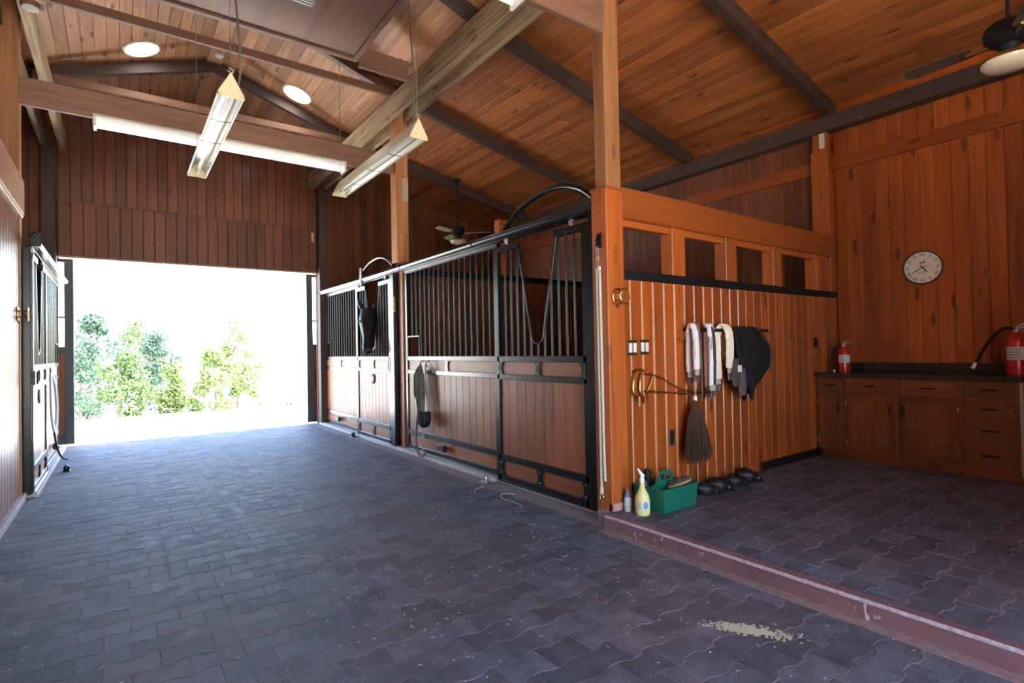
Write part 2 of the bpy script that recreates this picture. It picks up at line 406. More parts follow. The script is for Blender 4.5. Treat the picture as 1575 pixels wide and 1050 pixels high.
# stall floors (dark bedding) and sills
b = MB(); b.box(3.40, XR+.02, YW+.1, YG, -.1, .02)
struct(b.build('floor_stalls', plain('stall_bedding', (.13,.085,.05), .95, noise=.3, nscale=40)), 'dark bedded floor of the right-hand stalls')
b = MB(); b.box(XL, -1.0, YS, YG, -.1, .02)
struct(b.build('floor_stalls', plain('stall_bedding_l', (.13,.085,.05), .95, noise=.3, nscale=40)), 'dark bedded floor of the left-hand stalls')
b = MB(); b.box(3.12, 3.42, 4.66, YG-.01, -.02, .035, .008); b.box(3.17, 3.42, 3.12, 4.66, -.02, .018, .004)
struct(b.build('sill_right', CONC), 'low concrete sill under the right-hand stall fronts')
b = MB(); b.box(-1.02, -.655, 7.09, YG-.01, -.02, .035, .008)
struct(b.build('sill_left', CONC), 'low concrete sill under the left stall front')

# ------------------------------------------------------------------ walls
# clock wall and stall back wall (x = XR)
b = MB(); b.box(XR+.022, XR+.12, YS, YG+.1, -.1, 4.3)
wr = struct(b.build('wall_right', W('orange', 2)), 'varnished orange pine board wall behind the clock and cabinets')
wall_boards(wr, 'y', -1.0, YW-.01, XR, -1, ZF, 3.46, W('orange', 2))
wall_boards(wr, 'y', -1.0, YW-.01, XR+.004, -1, 3.55, 4.10, W('orange', 2))
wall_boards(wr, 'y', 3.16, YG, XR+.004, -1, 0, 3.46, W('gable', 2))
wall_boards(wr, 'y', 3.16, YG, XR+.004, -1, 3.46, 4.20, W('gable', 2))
b = MB(); b.box(XR-.028, XR+.01, -1.0, 2.95, 3.445, 3.60, .004); b.build('trim_board', W('orange', 1), wr)
b = MB(); b.box(XR-.028, XR+.01, 3.16, YG, 3.445, 3.60, .004); b.build('trim_board', W('orange', 1), wr)
b = MB(); b.box(XR-.13, XR+.01, 2.955, 3.15, 0, 3.68, .006); b.box(XR-.11, XR+.01, 2.97, 3.135, 3.68, 3.95, .004)
struct(b.build('wall_post', W('post', 2)), 'orange wall post where the slatted partition meets the clock wall')
b = MB(); b.box(XR-.118, XR-.1115, 2.99, 3.05, 3.72, 3.90); tag(b.build('paper_tag', plain('tag_paper', (.62,.55,.45), .8)), 'small pale paper tag stapled high on the wall post', 'tag')
b = MB(); b.box(XR-.15, XR+.02, YS, YG, 3.905, 4.085, .006)
struct(b.build('eave_beam', W('dark', 1)), 'dark eave beam running along the top of the clock wall')
# far gable wall
def rf(x): return roof(x) - .005
b = MB(); X0, X1 = XL-.05, XR+.1
for (xa, xb, za) in ((XL-.05, -.86, -.1), (3.12, XR+.1, -.1), (-.86, 3.12, 2.92)):
    xx = sorted(set([xa, xb] + [x for x in (XC-2.03, XC, XC+2.03) if xa < x < xb]))
    b.prism([(xa, za), (xb, za)] + [(x, roof(x)+.05) for x in reversed(xx)], lambda u, v, d: (u, d, v), YG+.025, YG+.10)
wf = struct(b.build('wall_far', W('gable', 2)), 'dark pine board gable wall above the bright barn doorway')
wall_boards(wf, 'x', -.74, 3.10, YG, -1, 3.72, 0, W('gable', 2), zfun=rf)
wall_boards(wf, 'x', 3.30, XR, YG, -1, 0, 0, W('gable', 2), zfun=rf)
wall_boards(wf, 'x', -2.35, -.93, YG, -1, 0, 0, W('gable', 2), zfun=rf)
wall_boards(wf, 'x', -.74, 3.10, YG-.075, -1, 2.925, 3.745, W('gable', 2), pitch=.155)
b = MB(); b.box(-.74, 3.10, YG-.075, YG, 3.735, 3.765, .003); b.box(-.74, 3.10, YG-.05, YG+.02, 2.93, 3.73); b.build('header_box', W('gable', 0), wf)
b = MB(); b.box(-.74, 3.10, YG-.08, YG+.09, 2.895, 2.925, .004); b.build('header_lip', plain('pale_lip', (.42,.33,.25), .6), wf)
for s, lab in ((1, 'right'), (-1, 'left')):
    xa, xb = (3.12, 3.29) if s > 0 else (-.93, -.755)
    b = MB(); b.box(xa, xb, YG-.19, YG-.002, .04, 4.53, .006)
    struct(b.build('gable_post', W('dark', 2)), 'dark weathered post on the gable wall at the %s jamb of the doorway' % lab)
# near gable wall behind the camera
b = MB()
for (xa, xb, za) in ((XL-.05, -.80, -.1), (3.05, XR+.1, -.1), (-.80, 3.05, 3.3)):
    xx = sorted(set([xa, xb] + [x for x in (XC-2.03, XC, XC+2.03) if xa < x < xb]))
    b.prism([(xa, za), (xb, za)] + [(x, roof(x)+.05) for x in reversed(xx)], lambda u, v, d: (u, d, v), YS-.08, YS)
struct(b.build('wall_near', W('gable', 2)), 'pine board gable wall with the second doorway, behind the camera')
# outer left wall, bay side wall
b = MB(); b.box(XL-.1, XL, YS, YG+.1, -.1, 4.35); struct(b.build('wall_outer_left', W('gable', 2)), 'outer pine wall behind the left-hand stalls')
b = MB(); b.box(3.05, XR+.05, lay_bay_y0-.1, lay_bay_y0, -.1, 2.6); struct(b.build('wall_bay', W('orange', 2)), 'board wall closing the bay on the camera side')
# left aisle wall
b = MB(); b.box(-.94, -.80, YS, 7.08, -.05, 3.08)
wl = struct(b.build('wall_left', W('lwall', 2)), 'glossy upright board wall along the left side of the aisle')
wall_boards(wl, 'y', 1.2, 7.08, -.772, 1, .06, 2.76, W('lwall', 2), t=.028)
b = MB(); b.box(-.80, -.745, YS, 7.10, 2.775, 3.11, .006); b.build('fascia', W('upost', 1), wl)
b = MB(); b.box(-.80, -.752, YS, 7.10, 2.745, 2.775, .004); b.build('ledge', plain('lit_ledge', (.62,.50,.30), .5), wl)  # yellow highlight on the trim ledge is painted into its colour
b = MB(); b.box(-.80, -.735, YS, 7.08, -.02, .06, .005); b.build('base_strip', CONC, wl)

# grooved partition facing the bay, with slatted opening
PT0, PT1 = YW, YW+.13
b = MB(); b.box(3.25, XR, YW+.022, YW+.10, 0, 1.90)
wp = struct(b.build('wall_partition', W('orange', 2)), 'orange tongue-and-groove partition with square openings above a black strip')
PB = (6.98-3.195)/27
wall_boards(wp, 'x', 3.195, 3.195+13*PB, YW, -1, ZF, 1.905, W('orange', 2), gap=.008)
wall_boards(wp, 'x', 3.195+13*PB, 6.98, YW, -1, ZF, 1.905, W('orange', 2), c_=.0025)
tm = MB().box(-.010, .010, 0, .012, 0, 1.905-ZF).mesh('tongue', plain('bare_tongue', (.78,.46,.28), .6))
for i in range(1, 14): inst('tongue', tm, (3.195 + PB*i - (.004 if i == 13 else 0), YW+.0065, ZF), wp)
wall_boards(wp, 'x', 3.25, 6.98, YW+.125, 1, 0, 1.905, W('gable', 2))
b = MB(); b.box(3.25, 6.97, YW-.018, YW+.145, 1.903, 1.976, .004); b.build('black_strip', BLACKM, wp)
b = MB(); b.box(3.245, 6.99, YW-.012, YW+.030, 2.395, 2.645, .006); b.build('beam', W('post', 0), wp)
b = MB(); b.box(3.245, 6.99, YW+.095, YW+.135, 2.395, 2.645, .006); b.build('beam', W('post', 0), wp)
b = MB(); b.box(3.245, 6.99, YW+.030, YW+.095, 2.34, 2.40, .003); b.build('beam_filler', W('post', 0), wp)
for xa, xb in ((3.89, 4.07), (4.70, 4.88), (5.56, 5.74), (6.50, 6.68)):
    b = MB(); b.box(xa, xb, YW+.002, YW+.128, 1.976, 2.395, .005); b.build('stub_post', W('post', 2), wp)
b = MB(); b.box(3.19, 3.30, YW-.006, YW+.02, .0, .16, .004); b.box(3.06, 3.19, YW-.034, YW+.02, ZF, .16, .004); b.build('footing', plain('pink_footing', (.42,.23,.18), .8, noise=.2, nscale=20), wp)
# partition between the stalls
b = MB(); b.box(3.32, XR, 7.06, 7.12, 0, 2.45)
wq = struct(b.build('wall_stall_divider', W('gable', 2)), 'board divider between the two right-hand stalls')
wall_boards(wq, 'x', 3.34, 6.98, 7.036, -1, 0, 2.45, W('gable', 2), pitch=.145)
b = MB(); b.box(3.32, 6.98, 7.03, 7.14, 2.45, 2.55, .004); b.build('black_strip', BLACKM, wq)
b = MB(); b.box(4.90, 5.05, 7.02, 7.16, 2.55, 3.44, .005); b.build('stub_post', W('post', 2), wq)
b = MB(); b.box(XL, -1.0, 7.06, 7.12, 0, 2.45); struct(b.build('wall_stall_divider', W('gable', 2)), 'board divider behind the left aisle wall')

# ------------------------------------------------------------------ roof
ce = bpy.data.objects.new('ceiling', None); col.objects.link(ce); ce.location = (XC, 3, 5.8); struct(ce, 'sloped board ceiling with exposed rafters')
YA, YB = YS, YG
def ceil_boards(xa, xb, kind):
    n = round(abs(xb-xa)*1.04/.135); 
    for i in range(n):
        u0 = xa + (xb-xa)*i/n; u1 = xa + (xb-xa)*(i+1)/n
        ua, ub = min(u0,u1), max(u0,u1)
        cuts = sorted([YA, YB] + [random.uniform(YA+1, YB-1) for _ in range(2)])
        for a_, b_ in zip(cuts[:-1], cuts[1:]):
            if b_-a_ < .4: continue
            m = MB(); sl = (roof(ub)-roof(ua))/(ub-ua); dz = random.gauss(0, .0012); gx = .0012; c = .004
            zz = lambda x: roof(ua) + sl*(x-ua)
            poly = [(ua+gx, zz(ua)+.022), (ua+gx, zz(ua)+c), (ua+gx+c, zz(ua)+dz*.3), (ub-gx-c, zz(ub)+dz*.3), (ub-gx, zz(ub)+c), (ub-gx, zz(ub)+.022)]
            m.prism(poly, lambda u, v, d: (u, d, v), a_+.0008, b_-.0008)
            o = m.build('plank', W(kind, 1), loc=((ua+ub)/2, (a_+b_)/2, zz((ua+ub)/2))); o.location = Vector(o.location) - wloc(ce); o.parent = ce
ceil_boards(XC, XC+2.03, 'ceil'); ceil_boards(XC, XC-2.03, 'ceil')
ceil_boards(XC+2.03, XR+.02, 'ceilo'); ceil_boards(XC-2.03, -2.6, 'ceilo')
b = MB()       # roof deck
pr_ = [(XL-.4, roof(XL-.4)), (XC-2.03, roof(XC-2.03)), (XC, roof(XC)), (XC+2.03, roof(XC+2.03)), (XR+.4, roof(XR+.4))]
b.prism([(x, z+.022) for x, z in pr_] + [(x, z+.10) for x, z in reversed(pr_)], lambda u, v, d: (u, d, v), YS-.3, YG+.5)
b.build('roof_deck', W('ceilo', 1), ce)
for Y in (-1.1, .9, 2.9, 4.9, 7.0, 9.0):
    for s in (1, -1):
        for (xa, xb, kd, dp) in ((0, 2.05, 'dark', .165), (2.0, XR-XC+.0, 'dark', .175)):
            b = MB(); za, zb = roof(XC+xa), roof(XC+xb)
            b.prism([(XC+s*xa, za+.01), (XC+s*xb, zb+.01), (XC+s*xb, zb-dp), (XC+s*xa, za-dp)], lambda u, v, d: (u, d, v), Y, Y+.085)
            k = 'tie' if (kd == 'dark' and xa == 0 and Y in (7.0,)) else kd
            b.build('rafter', W(k, 0), ce)
    if Y > 6:
        b = MB(); b.box(-.86, 3.2, Y-.045, Y-.002, 4.91, 5.005, .003); b.build('collar_tie', W('tie', 0), ce)
b = MB(); b.prism([(XC-.10, 5.72), (XC, 5.75), (XC+.10, 5.72), (XC+.10, 5.70), (XC-.10, 5.70)], lambda u, v, d: (u, d, v), YA, YB); b.build('ridge_board', W('ceil', 1), ce)
# flat loft panel near the ridge
lp = thing('loft_panel', 'flat brown plywood loft panel framed with battens under the ridge', 'panel', (1.17, 4.6, 4.885))
b = MB(); b.box(0.0, 2.34, 3.1, 6.30, 4.885, 4.91); b.build('sheet', W('ply', 1), lp)
for (x0, x1, y0, y1) in ((0, 2.34, 6.235, 6.30), (0, 2.34, 3.1, 3.165), (0, .065, 3.165, 6.235), (2.275, 2.34, 3.165, 6.235)):
    b = MB(); b.box(x0, x1, y0, y1, 4.86, 4.886, .003); b.build('batten', W('tie', 0 if x1-x0 > 1 else 1), lp)
b = MB(); b.box(1.30, 1.63, 5.22, 5.57, 4.872, 4.886, .003)
vg = b.build('vent_frame', plain('vent_grey', (.16,.16,.15), .5, .3), lp)
for i in range(7):
    b = MB(); b.box(1.33, 1.60, 5.26+i*.042, 5.28+i*.042, 4.866, 4.874); b.build('louvre', STEEL, vg)
b = MB(); b.box(2.345, 2.985, 6.22, 6.245, 4.80, 5.03, .002); b.box(2.34, 2.985, 6.20, 6.25, 4.775, 4.80, .002)
struct(b.build('trim_1', W('ply', 0)), 'brown plywood board between the loft panel and the header beam')

# posts, headers, tie beams
def post(name, xa, xb, ya, yb, z0, z1, kind, label): 
    b = MB(); b.box(xa, xb, ya, yb, z0, z1, .008); return struct(b.build(name, W(kind, 2)), label)
post('upper_post', 3.095, 3.262, 2.955, 3.085, 2.62, 5.0, 'upost', 'pale brown upper post standing on the orange corner post')
o = post('corner_post', 3.06, 3.25, 2.93, 3.10, 0, 2.62, 'post', 'orange boxed corner post between the stall door and the grooved partition')
b = MB(); b.box(3.052, 3.258, 2.922, 3.108, 2.60, 2.622, .004); b.build('cap', W('post', 0), o)
mp = MB(); mp.box(3.10, 3.28, 6.90, 7.09, 2.60, 5.0, .008); mp = struct(mp.build('middle_post', W('upost', 2)), 'brown post between the two stalls with a paper notice')
b = MB(); b.box(3.196, 3.30, 6.96, 7.10, 0, 2.60, .006); b.build('lower_post', W('post', 2), mp)
post('left_post', -.945, -.765, 6.93, 7.11, 0, 5.0, 'upost', 'brown post rising above the end of the left aisle wall')
b = MB(); b.box(3.19, 3.275, 6.894, 6.8995, 3.45, 3.77); nt = tag(b.build('paper_notice', plain('notice_paper', (.50,.40,.29), .85)), 'faded paper notice stapled to the middle post', 'notice')
for i in range(11):
    b = MB(); b.box(3.20, 3.20+random.uniform(.035,.062), 6.8928, 6.8942, 3.735-i*.025, 3.741-i*.025); b.build('printed_line', plain('notice_ink', (.28,.22,.17), .9), nt)
for s in (1, -1):
    f = lambda x: x if s > 0 else 2*XC - x
    side = 'right' if s > 0 else 'left'
    for (xa, xb, w) in ((2.985, 3.06, 'aisle side'), (3.215, 3.275, 'stall side')):
        b = MB(); b.box(f(xa), f(xb), YS, YG-.002, 4.535, 4.82, .006)
        struct(b.build('header_beam', W('beam', 1)), 'weathered header beam over the %s stalls, %s' % (side, w))
for Y, t in ((6.965, 'far'), (2.955, 'near'), (-1.05, 'rear')):
    b = MB(); b.box(-.80, 3.10, Y, Y+.045, 3.83, 4.10, .004)
    struct(b.build('tie_beam', W('tie', 0)), {'far': 'brown tie beam across the aisle at the middle post', 'near': 'brown tie beam across the aisle at the corner post', 'rear': 'brown tie beam across the aisle behind the camera'}[t])
post('left_post', -.945, -.80, 2.95, 3.09, 3.08, 5.0, 'upost', 'brown post over the left wall opposite the corner post')

# ------------------------------------------------------------------ fluorescent fixtures
def fluoro(Y, xa, xb, label):
    t = thing('fluorescent_light', label, 'light fixture', ((xa+xb)/2, Y-.06, 3.83), 'fluorescent fixtures under the tie beams')
    b = MB(); z = 3.83
    b.prism([(-.10, z-.03), (-.055, z), (.055, z), (.10, z-.03), (.095, z-.035), (.05, z-.012), (-.05, z-.012), (-.095, z-.035)], lambda u, v, d: (d, Y-.075+u, v), xa, xb)
    b.box(xa, xb, Y-.075-.035, Y-.075+.035, z-.065, z-.012, .004); b.build('housing', WHITE, t)
    for e in (xa, xb-.03):
        b = MB(); b.box(e, e+.03, Y-.165, Y+.015, z-.135, z-.01, .008); b.build('end_cap', WHITE, t)
    for u in (-.055, .055):
        b = MB(); b.tube([(xa+.03, Y-.075+u, z-.095), (xb-.03, Y-.075+u, z-.095)], .019, 12); b.build('tube', TUBE, t, smooth=True)
fluoro(6.965, -.20, 2.38, 'long twin-tube fluorescent light under the tie beam at the middle post')
fluoro(2.955, -.36, 2.22, 'long twin-tube fluorescent light under the tie beam at the corner post')

# sun tunnels, smoke alarm, junction box
def disc_on_roof(x, y, r, label, s):
    t = thing('sun_tunnel_light', label, 'light', (x, y, roof(x)), 'round glowing lights in the ceiling')
    ax = Vector((-.335*s*-1, 0, -1)).normalized() if False else Vector((s*-.335, 0, -1)).normalized()
    b = MB(); b.lathe([(r, -.01), (r+.022, 0), (r+.022, .012), (r, .022), (r-.012, .016)], (x, y, roof(x)), ax, 32, cap=False); b.build('trim_ring', CREAM, t, smooth=True)
    b = MB(); b.lathe([(r-.01, .010), (r-.03, .024), (r*.5, .032), (.001, .035)], (x, y, roof(x)), ax, 32); b.build('diffuser', SUNTUBE, t, smooth=True)
disc_on_roof(.268, 8.62, .205, 'round glowing sun tunnel in the ceiling left of the ridge', 1 * -1)
disc_on_roof(2.268, 8.66, .205, 'round glowing sun tunnel in the ceiling right of the ridge', 1)
b = MB(); b.lathe([(.055, 0), (.06, .02), (.045, .04), (.001, .042)], (1.2, 8.72, roof(1.2)-.04), (0,0,-1), 18); tag(b.build('smoke_alarm', WHITE, smooth=True), 'small round white smoke alarm at the ridge', 'smoke alarm')
jb = thing('junction_box', 'small round junction box with conduit on the left header beam', 'junction box', (-.62, 6.35, 4.535))
b = MB(); b.lathe([(.07, 0), (.07, .045), (.062, .05), (.001, .05)], (-.62, 6.35, 4.49), (0,0,1), 20); b.build('box', W('tie', 2), jb, smooth=True)
b = MB(); b.lathe([(.062, 0), (.06, .012), (.001, .014)], (-.62, 6.35, 4.49), (0,0,-1), 20); b.build('cover', WHITE, jb, smooth=True)
b = MB(); b.tube(curve([(-.66, 6.35, 4.53), (-.64, 6.30, 4.7), (-.66, 6.2, 4.83)], 6), .011, 8); b.build('conduit', WHITE, jb, smooth=True)

# ------------------------------------------------------------------ hanging heaters
def heater(x0, x1, ya, yb, z, label):
    xm = (x0+x1)/2; hgt = .165
    t = thing('hanging_heater', label, 'heater', (xm, (ya+yb)/2, z), 'triangular heaters hung over the aisle')
    b = MB()
    for (u, v) in (((x0, z), (xm, z+hgt)), ((x1, z), (xm, z+hgt))):
        sg = 1 if u[0] < xm else -1
        b.prism([u, v, (v[0], v[1]-.006), (u[0]+sg*.006, u[1])], lambda a_, c_, d: (a_, d, c_), ya+.01, yb-.01)
    b.box(x0, x0+.012, ya, yb, z-.006, z+.006); b.box(x1-.012, x1, ya, yb, z-.006, z+.006)
    b.build('hood', CREAM, t)
    b = MB(); n = 6; hw = (x1-x0)/2
    pts = [(xm-hw+.010, z+.002), (xm-hw*.62, z+.055), (xm-.022, z+.105), (xm+.022, z+.105), (xm+hw*.62, z+.055), (xm+hw-.010, z+.002)]
    b.add([(p[0], y, p[1]) for y in (ya+.012, yb-.012) for p in pts], [(k, k+1, n+k+1, n+k) for k in range(n-1)]); b.build('reflector', REFL, t, smooth=True)
    for y in (ya, yb-.008):
        b = MB(); b.prism([(x0, z-.02), (x1, z-.02), (x1, z+.005), (xm, z+hgt+.008), (x0, z+.005)], lambda a_, c_, d: (a_, d, c_), y, y+.008); b.build('end_plate', CREAM, t)
    b = MB(); b.tube([(xm, ya+.02, z+.045), (xm, yb-.02, z+.045)], .011, 10); b.build('element', plain('quartz_rod', (.75,.76,.74), .25), t, smooth=True)
    b = MB(); b.tube([(xm, ya+.02, z-.004), (xm, yb-.02, z-.004)], .0035, 6)
    for k in range(1, 4):
        y = ya + (yb-ya)*k/4; b.tube([(x0+.004, y, z+.003), (xm, y, z-.006), (x1-.004, y, z+.003)], .003, 6)
    b.build('guard', BLACK, t)
    for y in (ya+.03, yb-.05):
        b = MB(); n = int((roof(xm)-.1 - (z+hgt))/.03); top = z + hgt
        b.tube([(xm, y, top-.005), (xm, y, 4.99 if y > 6.4 else 4.87)], .0032, 5)
        for k in range(60):
            zz = top + .01 + k*.026
            if zz > (4.95 if y > 6.4 else 4.85): break
            b.tube([(xm + (.006 if k % 2 else 0), y + (0 if k % 2 else .006), zz), (xm - (.006 if k % 2 else 0), y - (0 if k % 2 else .006), zz+.018)], .0022, 4)
        b.build('chain', STEEL, t)
        b = MB(); b.tube(curve([(xm-.02, y, top+.03), (xm+.012, y+.01, top+.015), (xm+.02, y, top+.04), (xm-.01, y, top+.05)], 4), .005, 5); b.build('tie_knot', plain('knot_cord', (.5,.38,.3), .8), t)
    b = MB(); b.tube(curve([(xm+.045, ya+.25, z+.09), (xm+.12, ya+.35, z+.32), (xm+.10, ya+.30, z+.75), (xm+.03, ya+.22, z+1.25), (xm+.01, ya+.2, 4.87)], 8), .009, 7); b.build('cable', plain('cable_grey', (.12,.11,.095), .6), t, smooth=True)
heater(.60, .785, 4.47, 6.68, 3.31, 'cream triangular heater hung on chains in the middle of the aisle')
heater(2.128, 2.305, 4.42, 6.61, 3.31, 'cream triangular heater hung on chains beside the weathered header beam')

# ------------------------------------------------------------------ stall fronts
def hourglass(b, s, xf, yc, z0, z1, w, waist):
    pts = []; n = 8
    for k in range(n+1):
        t = k/n; z = z0 + (z1-z0)*t; a = waist/2 + (w-waist)/2*abs(2*t-1)**2.2; pts.append((yc+a, z))
    for k in range(n, -1, -1):
        t = k/n; z = z0 + (z1-z0)*t; a = waist/2 + (w-waist)/2*abs(2*t-1)**2.2; pts.append((yc-a, z))
    b.prism(pts, lambda u, v, d: (d, u, v), xf, xf+s*.012)
BAR = {}
def bar(parent, x, y, z0, z1, r=.0115):
    k = round(z1-z0, 3)
    if k not in BAR: BAR[k] = MB().tube([(0,0,0), (0,0,k)], r, 10).mesh('bar', BLACK, smooth=True)
    inst('bar', BAR[k], (x, y, z0), parent)
SPACER_W = .10
def lower_parts(t, s, xf, ya, yb, spacers_mid, spacers_low, inset, pitch=.145):
    """wood boards, insert strips, hourglass plates between rails; xf front face, s inward"""
    n = max(2, round((yb-ya)/pitch)); w = (yb-ya)/n
    for i in range(n):
        me = plank_mesh(w, .78, .02, W('stall', 2), .004)
        inst('plank', me, (xf+s*inset, ya+(i+.5)*w, .295), t, rot=(0,0, R(-90) if s > 0 else R(90)))
    for (z0, z1, sp) in ((1.10, 1.25, spacers_mid), (.085, .245, spacers_low)):
        b = MB(); b.box(xf+s*.018, xf+s*.032, ya, yb, z0, z1, .002); b.build('insert_board', W('stall', 1), t)
        for y in sp:
            b = MB(); hourglass(b, s, xf+s*.004, y, z0, z1, .125, .05); o = b.build('spacer_plate', BLACK, t)
            for dz in (.03, z1-z0-.03):
                bb = MB(); bb.lathe([(.007, 0), (.007, .004), (.003, .006)], (xf+s*.004, y, z0+dz), (-s,0,0), 8); bb.build('bolt', STEEL, o)
def frame_mesh(s, xf, ya, yb, d, stile, toprail=None):
    b = MB()
    b.box(xf, xf+s*d, ya, ya+stile, .02, 2.45 if toprail is None else toprail, .005)
    b.box(xf, xf+s*d, yb-stile, yb, .02, 2.45 if toprail is None else toprail, .005)
    for z0, z1 in ((.02, .095), (.235, .30), (1.06, 1.115), (1.24, 1.298)): b.box(xf, xf+s*d, ya+stile*.5, yb-stile*.5, z0, z1, .004)
    b.box(xf-s*.012, xf, ya+stile*.3, yb-stile*.3, .028, .040, .002)
    return b
def stall_door(s, xf, ya, yb, label, group=None):
    """sliding door with a yoke opening; ya<yb"""
    t = thing('stall_door', label, 'stall door', (xf, (ya+yb)/2, .02), group)
    L_ = yb-ya; st = .085
    b = frame_mesh(s, xf, ya, yb, .045, st, 2.36)
    c1 = ya + .31*L_; c2 = yb - .305*L_            # inner ends of the short caps
    b.box(xf-s*.004, xf+s*.05, ya, c1, 2.355, 2.415, .005); b.box(xf-s*.004, xf+s*.05, c2, yb, 2.355, 2.415, .005)
    b.build('frame', BLACK, t)
    lower_parts(t, s, xf, ya+st, yb-st, (ya+.5*L_, ya+st, yb-st), (ya+.5*L_, ya+st, yb-st), .016)
    # yoke
    ym = (c1+c2)/2; zb = 1.41; xm = xf+s*.022
    P = [(xm, c1-.01, 2.37), (xm, c1-.005, 2.2), (xm, ym-.115, 1.62)] 
    arc = [(xm, ym + .095*math.cos(a), 1.50 + .09*math.sin(a)) for a in [math.pi*(1+k/8) for k in range(9)]]
    P = [(xm, c1-.012, 2.37), (xm, ym-.098-.02, 1.62)] + arc + [(xm, ym+.098+.02, 1.62), (xm, c2+.012, 2.37)]
    b = MB(); b.tube(P, .0135, 10); b.build('yoke', BLACK, t, smooth=True)
    def yoke_z(y):
        if y < c1 or y > c2: return 2.36
        for (p, q) in zip(P[:-1], P[1:]):
            lo, hi = min(p[1], q[1]), max(p[1], q[1])
            if lo <= y <= hi and hi > lo: 
                return p[2] + (q[2]-p[2])*(y-p[1])/(q[1]-p[1])
        return 1.41
    n = round((L_-2*st)/.105)
    for i in range(1, n):
        y = ya + st + (L_-2*st)*i/n; z1 = yoke_z(y); bar(t, xm, y, 1.295, round(z1, 2))
    for y in (ya+.12*L_+.05, yb-.12*L_-.05):       # roller hangers
        b = MB(); b.tube([(xm, y, 2.41), (xm, y, 2.50)], .008, 8); b.lathe([(.022, 0), (.022, .012), (.012, .016)], (xm, y, 2.43), (0,0,1), 10); b.box(xm-.012, xm+.012, y-.03, y+.03, 2.452, 2.475, .004); b.build('hanger', STEEL, t, smooth=True)
    ly = ya+.045 if True else yb
    b = MB(); b.box(xf-s*.016, xf, ly-.05, ly+.03, 1.10, 1.24, .004); b.tube([(xf-s*.03, ly-.02, 1.11), (xf-s*.03, ly-.02, 1.23)], .008, 8); b.build('latch', BLACK, t)
    return t
def stall_panel(s, xf, ya, yb, label, hatch_far=True):
    t = thing('stall_panel', label, 'stall panel', (xf, (ya+yb)/2, .02))
    st = .055
    b = frame_mesh(s, xf, ya, yb, .045, st, 2.45); b.box(xf-s*.004, xf+s*.05, ya, yb, 2.43, 2.478, .005)
    h0, h1 = (yb-.41, yb-.07)
    b.box(xf, xf+s*.045, h0-.012, h0, 1.30, 1.575, .003); b.box(xf, xf+s*.045, h0, h1, 1.555, 1.575, .003); b.box(xf, xf+s*.045, h1, h1+.012, 1.30, 1.575, .003)
    b.build('frame', BLACK, t)
    lower_parts(t, s, xf, ya+st, yb-st, (ya+(yb-ya)*.5,), (), .016)
    n = round((yb-ya-2*st)/.124)
    for i in range(1, n):
        y = ya+st+(yb-ya-2*st)*i/n
        bar(t, xf+s*.022, y, 1.56 if h0 < y < h1 else 1.295, 2.44)
    b = MB(); yy = ya+(yb-ya)*.55; b.box(xf-s*.035, xf, yy-.09, yy+.09, .15, .20, .004); b.box(xf-s*.055, xf-s*.01, yy-.12, yy-.07, .135, .215, .006); b.build('door_stop', BLACK, t)
    return t
# right-hand stalls
stall_door(1, 3.150, 3.235, 4.640, 'near black stall door with an empty yoke opening beside the corner post')
stall_panel(1, 3.215, 4.655, 6.925, 'barred stall panel with ropes and a muzzle hanging on its boards')
stall_door(1, 3.150, 7.275, 8.690, 'stall door with a black horse looking out through its yoke')
stall_panel(1, 3.215, 8.70, 10.66, 'barred stall panel between the horse door and the bright doorway')
# left-hand stall
stall_door(-1, -.690, 7.13, 8.42, 'left stall door with a dark round plaque, by the end of the left wall')
stall_panel(-1, -.735, 8.44, 10.62, 'left barred stall panel with a coiled hose, by the doorway')
def jamb(xa, xb, ya, yb, label):
    b = MB(); b.box(xa, xb, ya, yb, .03, 2.47, .006); struct(b.build('jamb', BLACK), label)
jamb(3.13, 3.20, 7.125, 7.255, 'black steel jamb beside the horse door')
jamb(3.13, 3.20, 3.125, 3.215, 'black steel jamb beside the corner post')
jamb(-.765, -.700, 7.085, 7.118, 'black steel jamb at the end of the left wall')
b = MB(); b.box(3.262, 3.30, 6.93, 8.70, .04, .09); struct(b.build('door_guide', BLACK), 'floor guide behind the horse door')

def track(s, x, ya, yb, label, arches, group):
    t = thing('door_track', label, 'door track', (x, (ya+yb)/2, 2.48), group)
    b = MB(); b.tube([(x, ya, 2.525), (x, yb, 2.525)], .040, 16); b.build('tube_rail', BLACK, t, smooth=True)
    b = MB(); b.box(x-.028, x+.028, ya+.02, yb-.02, 2.478, 2.497, .004); b.box(x+s*.03, x+s*.075, ya+.1, yb-.02, 2.47, 2.485, .003); b.build('channel', BLACK, t)
    for y in [ya+.02] + [ya + (yb-ya)*k/4 for k in (1, 2, 3)] + [yb-.02]:
        b = MB(); b.lathe([(.046, -.014), (.048, 0), (.046, .014)], (x, y, 2.525), (0,1,0), 16); b.build('collar', BLACK, t, smooth=True)
    for pts in arches:
        b = MB(); b.tube(curve([(x, y, z) for y, z in pts], 8), .024, 12); b.build('arch', BLACK, t, smooth=True)
    b = MB(); b.box(x-.03, x+.05, ya-.02, ya+.005, 2.47, 2.60, .006); b.lathe([(.022, 0), (.022, .02), (.01, .026)], (x, ya-.005, 2.585), (0,-1,0), 12); b.build('end_bracket', BLACK, t, smooth=True)
track(1, 3.150, 3.13, 10.66, 'black tubular door track along the right-hand stalls with two arches',
      [[(4.44, 2.53), (4.353, 2.615), (4.166, 2.715), (3.88, 2.785), (3.588, 2.79), (3.33, 2.715), (3.165, 2.60)],
       [(8.47, 2.53), (8.36, 2.62), (8.05, 2.74), (7.69, 2.775), (7.4, 2.72), (7.15, 2.59)]], None)
track(-1, -.665, 7.05, 10.6, 'black tubular door track over the left stall front', [], None)
